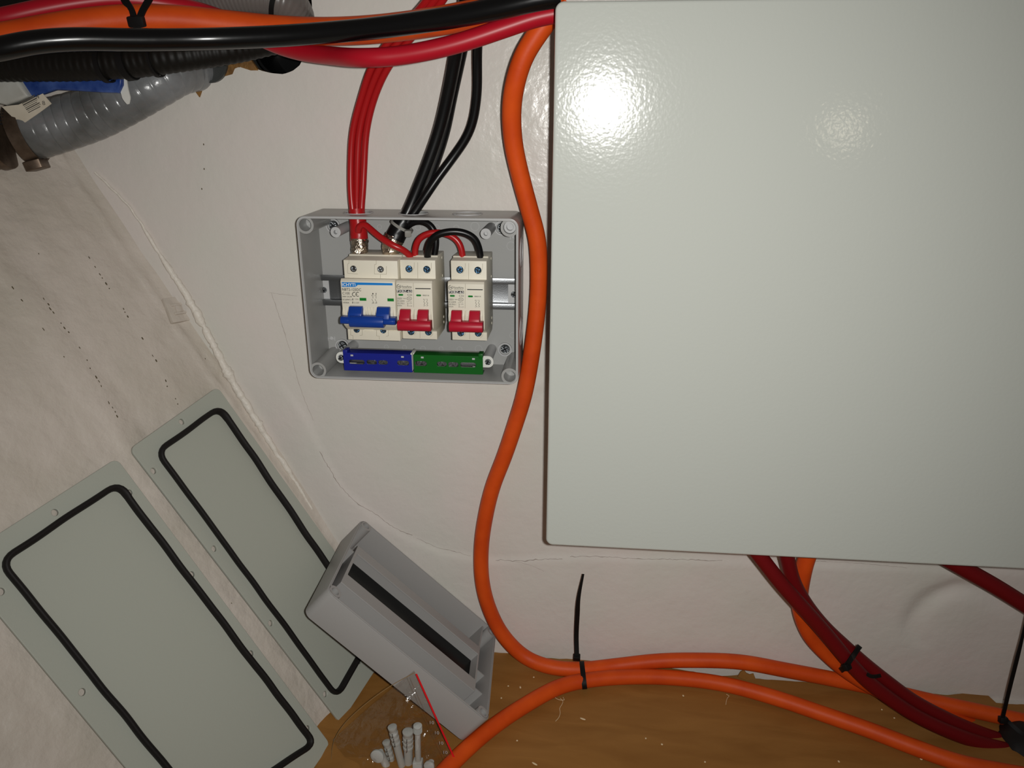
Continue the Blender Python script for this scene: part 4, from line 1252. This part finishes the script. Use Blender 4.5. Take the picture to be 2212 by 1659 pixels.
# ties on conduit
def wrap_tie(label, cpx, h, r, w, dirpx, m=TIE):
    c = at(*cpx, h); ax = (at(*dirpx, h) - c).normalized()
    a = ax.cross(Vector((0, -1, 0))).normalized(); b = ax.cross(a)
    t = thing('cable_tie', label, 'cable tie', c)
    bm = new(); sweep(bm, oval(c, a, b, r, r, 40), rect(w, .0012), closed=True, up=ax); obj('strap', bm, m, t, angle=40)
    hd = c + Vector((0, -r - .001, 0)) * .3 + a * (r * .95) * (1 if a.z > 0 else -1)
    bm = new(); box(bm, hd - Vector((.003, .003, .002)), hd + Vector((.003, .003, .002)), .0006); obj('tie_head', bm, m, t)
    return t
wrap_tie('black tie round the conduit beside the white tie end', (277, 134), .085, .0152, .0062, (290, 132))
wrap_tie('thin black tie round the conduit, left of the broad one', (228, 139), .087, .0152, .0045, (240, 138))
wrap_tie('thin black tie round the conduit where it narrows toward the hole', (338, 127), .082, .0150, .0028, (350, 126))
wrap_tie('black band round the grey ribbed hose', (606, 6), .056, .0186, .0042, (616, 10))

# tie on the two orange floor cables, long tail standing up the wall
def nearest(pts, p):
    return min(pts, key=lambda q: (q - p).length)
s1 = smooth_line(spline(pc1, .004), 6); s2 = smooth_line(spline(pc2, .004), 6)
q1 = nearest(s1, at(1252, 1446, .02)); q2 = nearest(s2, onfloor(1262, 1465, OR))
cen = (q1 + q2) / 2; aa = (q1 - q2); half = aa.length / 2; aa.normalize(); ax = Vector((1, 0, .12)).normalized(); ax = (ax - aa * ax.dot(aa)).normalized(); bb_ = ax.cross(aa)
loop = oval(cen, aa, bb_, half + OR + .0012, OR + .0018, 44)
front = Vector((0, -1, .4))
headp = at(1246, 1420, .031)
tie('cable_tie', 'black tie joining two orange cables, its long tail standing up the wall', TIE, loop, ax, headp, (0, -.3, 1), [headp + Vector((0, 0, .003)), at(1245, 1375, .026), at(1247, 1330, .03), at(1250, 1290, .034), at(1260, 1240, .034)], .0058, .0015)
# tie on the dark red pair
q3 = nearest(smooth_line(spline(P3(c4), .004), 6), at(1838, 1434, .087)); q4 = nearest(smooth_line(spline(P3(c5), .004), 6), at(1848, 1418, .075)); q5 = nearest(smooth_line(spline(P3(c3), .004), 6), at(1822, 1442, .067))
ax = (at(1874, 1471, .0845) - at(1800, 1388, .0905)).normalized()
loop = [at(*p) for p in ((1857, 1396, .070), (1853, 1402, .077), (1846, 1413, .0825), (1840, 1421, .0965), (1834, 1430, .0985), (1828, 1438, .0975), (1821, 1445, .0915), (1817, 1448, .083), (1825, 1438, .060), (1845, 1412, .056))]
tie('cable_tie', 'short black tie strapped across the dark red pair under the cabinet', TIE, loop, ax, at(1829, 1440, .0975), (.5, -.6, .5), None, .0056, .0014)
bm = new(); sweep(bm, spline(P3([(1872, 1456, .091), (1882, 1461, .093), (1893, 1461, .094), (1903, 1459, .094)]), .002), rect(.004, .0013), up=Vector((0, 0, 1)))
tag(obj('cable_tie_tail', bm, TIE, angle=40), 'black snipped tie end poking out between the dark red cables', 'cable tie')
# tie by the boot
hd = at(2167, 1555, .072)
tie('cable_tie', 'black tie above the rubber boot with its tail rising along the right edge', TIE, smooth_line(spline(P3([(2160, 1550, .062), (2172, 1553, .071), (2190, 1570, .080), (2215, 1590, .088), (2250, 1605, .09)]), .003), 2), Vector((1, 0, 1)), hd, (0, -1, .3),
    P3([(2166, 1550, .073), (2180, 1490, .075), (2195, 1430, .076), (2208, 1378, .077), (2222, 1310, .077)]), .0042, .0013, closed=False)

# ---- gland plates
def gland_plate(M, W, L, label, holes_px, gasket, over):
    """plate in local (x along the long side down, y across, z out); M places the top back corner"""
    t = thing('gland_plate', label, 'gland plate', M.translation, 'gland plates leaning on the sloping wall', m=M)
    Mi = M.inverted()
    def loc(px, py):
        d = ray(px, py); o_ = Mi @ CAM; dd = Mi.to_3x3() @ d
        k = -o_.z / dd.z
        return o_ + dd * k
    hl = []
    for x, y in holes_px:
        p = loc(x, y); hl.append(disc(p.x, p.y, .0031, 18))
    me = plate(rrect(0, 0, L, W, .007, 6), hl, .0032, .0006)
    me.transform(Matrix.Translation((0, 0, -.0016)))
    me.transform(M)
    obj('plate', me, DOORP, t, angle=30)
    g0 = [loc(x, y) for x, y in gasket]
    pts = []
    N_ = len(g0)
    for i in range(N_):                                   # rounded corners
        a, b, c = g0[i - 1], g0[i], g0[(i + 1) % N_]
        r1 = min(.013, (a - b).length / 3); r2 = min(.013, (c - b).length / 3)
        pa = b + (a - b).normalized() * r1; pc = b + (c - b).normalized() * r2
        for k in range(7):
            f = k / 6
            pts.append((1 - f) ** 2 * pa + 2 * f * (1 - f) * b + f * f * pc)
    full = []
    for i in range(len(pts)):
        a, b = pts[i], pts[(i + 1) % len(pts)]
        n_ = max(1, int((b - a).length / .005))
        for k in range(n_):
            q = a.lerp(b, k / n_)
            full.append(q + Vector((.0012 * noise.noise(q * 22), .0012 * noise.noise(q * 28 + Vector((5, 5, 5))), 0)))
    bm = new()
    sweep(bm, [M @ (q + Vector((0, 0, .0018))) for q in full], [(.0050 * math.cos(a), .0030 * math.sin(a)) for a in [2 * math.pi * i / 14 for i in range(14)]], closed=True, up=HNv(M))
    obj('gasket', bm, RUBBER, t, angle=60)
    return t
def HNv(M):
    return None
def plate_matrix(p_tb, p_tf, p_bf, p_bb):
    x = (p_bb - p_tb).normalized(); y = (p_tf - p_tb); y = (y - x * y.dot(x)).normalized(); z = x.cross(y)
    if z.dot(HN) < 0:
        z = -z
    M = Matrix((x, y, x.cross(y))).transposed().to_4x4(); M.translation = p_tb
    return M
MA = plate_matrix(Vector((-.4085, -.0198, -.2953)), Vector((-.4433, -.1439, -.3172)), Vector((-.2567, -.1375, -.6497)), Vector((-.2218, -.0134, -.6277)))
MB = plate_matrix(Vector((-.4512, -.155, -.3225)), Vector((-.499, -.3095, -.3446)), Vector((-.3063, -.3223, -.6722)), Vector((-.2585, -.1678, -.6501)))
def flip(M, W):
    """make local z face the room"""
    if M.col[2].to_3d().dot(HN) < 0:
        o_ = M.translation + M.col[1].to_3d() * W
        M2 = Matrix((M.col[0].to_3d(), -M.col[1].to_3d(), -M.col[2].to_3d())).transposed().to_4x4(); M2.translation = o_
        return M2
    return M
MA = flip(MA, .1308); MB = flip(MB, .1632)
gland_plate(MA, .1308, .3814, 'narrow grey plate with a black gasket, half hidden by the plastic lid', [(393, 911), (332, 1017), (463, 1185), (585, 1346), (703, 1499), (777, 1428)],
            [(472, 881), (337, 976), (725, 1505), (786, 1395), (778, 1330)], None)
gland_plate(MB, .1632, .3803, 'wide grey plate with a black gasket, nearest the lower left corner', [(119, 1107), (280, 1064), (415, 1241), (543, 1412), (178, 1495), (2, 1278), (665, 1574)],
            [(252, 1046), (-2, 1213), (440, 1760), (676, 1606)], None)

# ---- grey lid of the junction box, lying open side up
RL = Matrix(((0.7274, 0.0623, -0.6834), (0.0038, -0.9962, -0.0868), (-0.6862, 0.0605, -0.7249)))
ML = RL.to_4x4(); ML.translation = Vector((-.2588, -.002, -.4664))
LL, LW_, LD = .2231, .1627, .0363
t = LID = thing('box_lid', 'upturned grey plastic box lid with a black window slot, propped against the wall foot', 'lid', (0, 0, 0), m=ML)
def lidplate(bm, outer, holes, w0, w1, bev=.0, mi=0):
    me = plate(outer, holes, w1 - w0, bev); addmesh(bm, me, Matrix.Translation((0, 0, (w0 + w1) / 2)), mi)
bm = new()
wo, wi = rrect(0, 0, LL, LW_, .009, 8), rrect(.0026, .0026, LL - .0026, LW_ - .0026, .0065, 8)
lidplate(bm, wo, [wi], 0, LD, .0004)
lidplate(bm, rrect(.0004, .0004, LL - .0004, LW_ - .0004, .0086, 8), [rrect(.016, .058, .2035, .104, .002, 3)], LD - .003, LD, .0012)
local_part('lid_shell', bm, LIDM, LID, ML, angle=30)
bm = new(); lidplate(bm, rrect(.0012, .0012, LL - .0012, LW_ - .0012, .008, 8), [rrect(.0021, .0021, LL - .0021, LW_ - .0021, .007, 8)], -.0012, .0005)
local_part('sealing_lip', bm, LIDM, LID, ML)
bm = new()
lidplate(bm, rrect(.012, .043, .2055, .123, .001, 3), [rrect(.0155, .058, .2035, .104, .001, 3)], .006, .008, .0003)
lidplate(bm, rrect(.012, .043, .2055, .123, .001, 3), [rrect(.0138, .0448, .2038, .1212, .001, 3)], .0078, LD - .002)
lidplate(bm, rrect(.0140, .0565, .2045, .1055, .001, 3), [rrect(.0155, .058, .2035, .104, .001, 3)], .0075, LD - .002)
local_part('slot_collar', bm, LIDM, LID, ML, angle=30)
bm = new(); lidplate(bm, rrect(.0150, .0575, .2040, .1045, .003, 5), [], .0185, .0205)
local_part('smoked_window', bm, SMOKED, LID, ML, label='black smoked window in the slot')
for u_, v_ in ((.0085, .0085), (LL - .0085, .0085), (.0085, LW_ - .0085), (LL - .0085, LW_ - .0085)):
    bm = new(); tubering(bm, (u_, v_, LD - .001), (0, 0, -1), .0075, .0045, LD + .0002, 28, floor=.012)
    local_part('corner_post', bm, LIDM, LID, ML)
for v_, w0, xa, xb in ((.075, .012, .205, LL - .002), (.107, .012, .205, LL - .002), (.052, .010, .002, .0125)):
    bm = new(); prism(bm, [(v_, w0), (v_ + .0015, w0), (v_ + .0015, LD - .002), (v_, LD - .002)], 'x', xa, xb)
    local_part('stiffening_rib', bm, LIDM, LID, ML)
bm = new(); prism(bm, [(.0026, .004), (.0440, .007), (.0440, LD - .002), (.0026, LD - .002)], 'x', .2035, .2055)
local_part('end_web', bm, LIDM, LID, ML)

# ---- clear bag of wall plugs in front of the lid
def bagpt(px, py, off=0.0):
    """surface of the bag: leans from the floor (front) up to the lid side"""
    p = at(px, py, .175 + .012 * max(0, min(1, (py - 1440) / 220.0)) + off)
    return p
t = BAG = thing('zip_bag', 'clear zip bag with a red seal line leaning on the grey lid', 'bag', onfloor(850, 1655))
def film(off, amp, seed):
    bm = new()
    NU, NV = 46, 46
    c00, c10, c11, c01 = Vector((895, 1448)), Vector((984, 1640)), Vector((800, 1712)), Vector((718, 1592))   # mouth top, mouth bottom, bottom right, bottom left
    rows = []
    for j in range(NV + 1):
        row = []
        for i in range(NU + 1):
            a, b = i / NU, j / NV
            q = (c00 * (1 - a) + c10 * a) * (1 - b) + (c01 * (1 - a) + c11 * a) * b
            # left side bows: fold the far corner
            if b > .5:
                q.y += 12 * (b - .5) * (1 - a)
            e = min(a, 1 - a, b, 1 - b)
            puff = off * min(1, e * 5)
            p = bagpt(q.x, q.y)
            d = amp * (noise.noise(Vector((q.x * .022, q.y * .022, seed))) + .9 * abs(noise.noise(Vector((q.x * .05 + q.y * .03, q.y * .03, seed + 4))))) * min(1, .15 + e * 4)
            row.append(bm.verts.new(p + Vector((0, -puff - d, 0))))
        rows.append(row)
    for r0, r1 in zip(rows[:-1], rows[1:]):
        for i in range(NU):
            bm.faces.new((r0[i], r0[i + 1], r1[i + 1], r1[i]))
    bmesh.ops.recalc_face_normals(bm, faces=bm.faces)
    return bm
obj('front_film', film(.012, .0075, 1.0), FILM, BAG, angle=180)
obj('back_film', film(-.001, .002, 8.0), FILM, BAG, angle=180)
bm = new(); L = [bagpt(901 + 84 * f, 1450 + 186 * f) + Vector((0, -.004, 0)) for f in [i / 20 for i in range(21)]]
sweep(bm, L, rect(.0017, .0005), up=Vector((1, 0, .5))); obj('red_seal_line', bm, ZIPRED, BAG, label='red printed zip line')
bm = new()
for dx in (-14, -20):
    sweep(bm, [bagpt(901 + dx + 84 * f, 1458 + 190 * f) + Vector((0, -.004, 0)) for f in [i / 20 for i in range(21)]], circle(.0005, 6))
obj('zip_ridge', bm, FILM, BAG)
bm = new(); sweep(bm, smooth_line(spline([bagpt(x, y) + Vector((0, -.002, 0)) for x, y in ((897, 1450), (843, 1480), (781, 1526), (741, 1566), (722, 1600), (716, 1650), (714, 1690))], .003), 2), circle(.00032, 6))
obj('film_edge', bm, FILMEDGE, BAG)
bm = new()
for x, y in ((931, 1556), (942, 1578), (951, 1600), (960, 1620), (970, 1642)):
    p = bagpt(x, y); a = p + Vector((0, -.005, 0))
    addmesh(bm, text_mesh('10', a.x, a.z, a.x + .0042, a.z + .0040, -a.y), None)
obj('embossed_mark', bm, GREYP2, BAG)
# plugs and screws inside it
def z6(u, v):
    return (680 + u / 6.91, 1430 + v / 6.91)
def plugpts(a, b, h):
    return at(*z6(*a), h), at(*z6(*b), h)
GP = 'nylon plugs in the clear bag'
def plug(label, a, b, r, h, kind):
    p, q = plugpts(a, b, h)
    d = (q - p); ln = d.length; d.normalize()
    t = thing('wall_plug' if kind != 'cap' else 'screw_cap', label, 'wall plug' if kind != 'cap' else 'screw cap', q, GP)
    if kind == 'plug':
        bm = new(); cyl(bm, p, d, r, .004, 20, r2=r * .92, bev=.0003); cyl(bm, p + d * .004, d, r * .86, ln - .004, 20, r2=r * .74)
        for k in range(3):
            cyl(bm, p + d * (.007 + .006 * k), d, r * .95, .0035, 20, bev=.0004)
        obj('plug_body', bm, PLUG, t)
        bm = new()
        for k in range(3):
            c_ = p + d * (.008 + .006 * k) + Vector((0, -r * .93, 0))
            tt = bmesh.new(); bmesh.ops.create_cube(tt, size=1); bmesh.ops.transform(tt, matrix=frame_to(d, c_) @ Matrix.Diagonal((.0007, .0007, .0045, 1)), verts=tt.verts); join(bm, tt)
            tt = bmesh.new(); bmesh.ops.create_cube(tt, size=1); bmesh.ops.transform(tt, matrix=frame_to(d, c_) @ Matrix.Diagonal((r * 1.1, .0007, .0007, 1)), verts=tt.verts); join(bm, tt)
        obj('expansion_slot', bm, INKG, t)
    elif kind == 'screw':
        bm = new(); cyl(bm, p, d, r, .0015, 18, bev=.0003)
        for k in range(5):
            cyl(bm, p + d * (.0016 + .0016 * k), d, r * 1.02, .0016, 18, r2=r * .85)
        obj('ribbed_head', bm, PLUG, t)
        bm = new(); cyl(bm, p + d * .009, d, r * .68, ln - .009, 18)
        box(bm, q - Vector((r * 1.1, r, .004)), q + Vector((r * 1.1, r, .012)), .001)
        obj('shank', bm, PLUG, t)
    else:
        bm = new(); cyl(bm, p + Vector((0, -.004, 0)), Vector((.15, 1, -.1)), r, .004, 28, r2=r * .9, bev=.0009); obj('cap_head', bm, PLUG, t)
        bm = new(); cyl(bm, p + Vector((.001, .003, 0)), (q - p), r * .55, ln, 18); obj('cap_stem', bm, PLUG, t)
PH = .190
plug('grey-white slotted plug, tilted and longest in the bag', (1155, 965), (1330, 1680), .0048, PH, 'plug')
plug('grey-white plug with a wide collar between the tilted plug and the ribbed screw', (1390, 1035), (1400, 1690), .0058, PH - .004, 'plug')
plug('grey-white ribbed nylon screw, furthest right of the upright ones', (1535, 945), (1545, 1600), .0045, PH + .003, 'screw')
plug('round-capped grey-white plug with its disc toward the viewer, left in the bag', (940, 1375), (1075, 1640), .0075, PH + .004, 'cap')
plug('thin grey-white plug between the round cap and the tilted plug', (1065, 1190), (1200, 1660), .0042, PH - .006, 'plug')
plug('small round grey-white cap low at the right of the bag', (1712, 1520), (1720, 1640), .0058, PH + .004, 'cap')
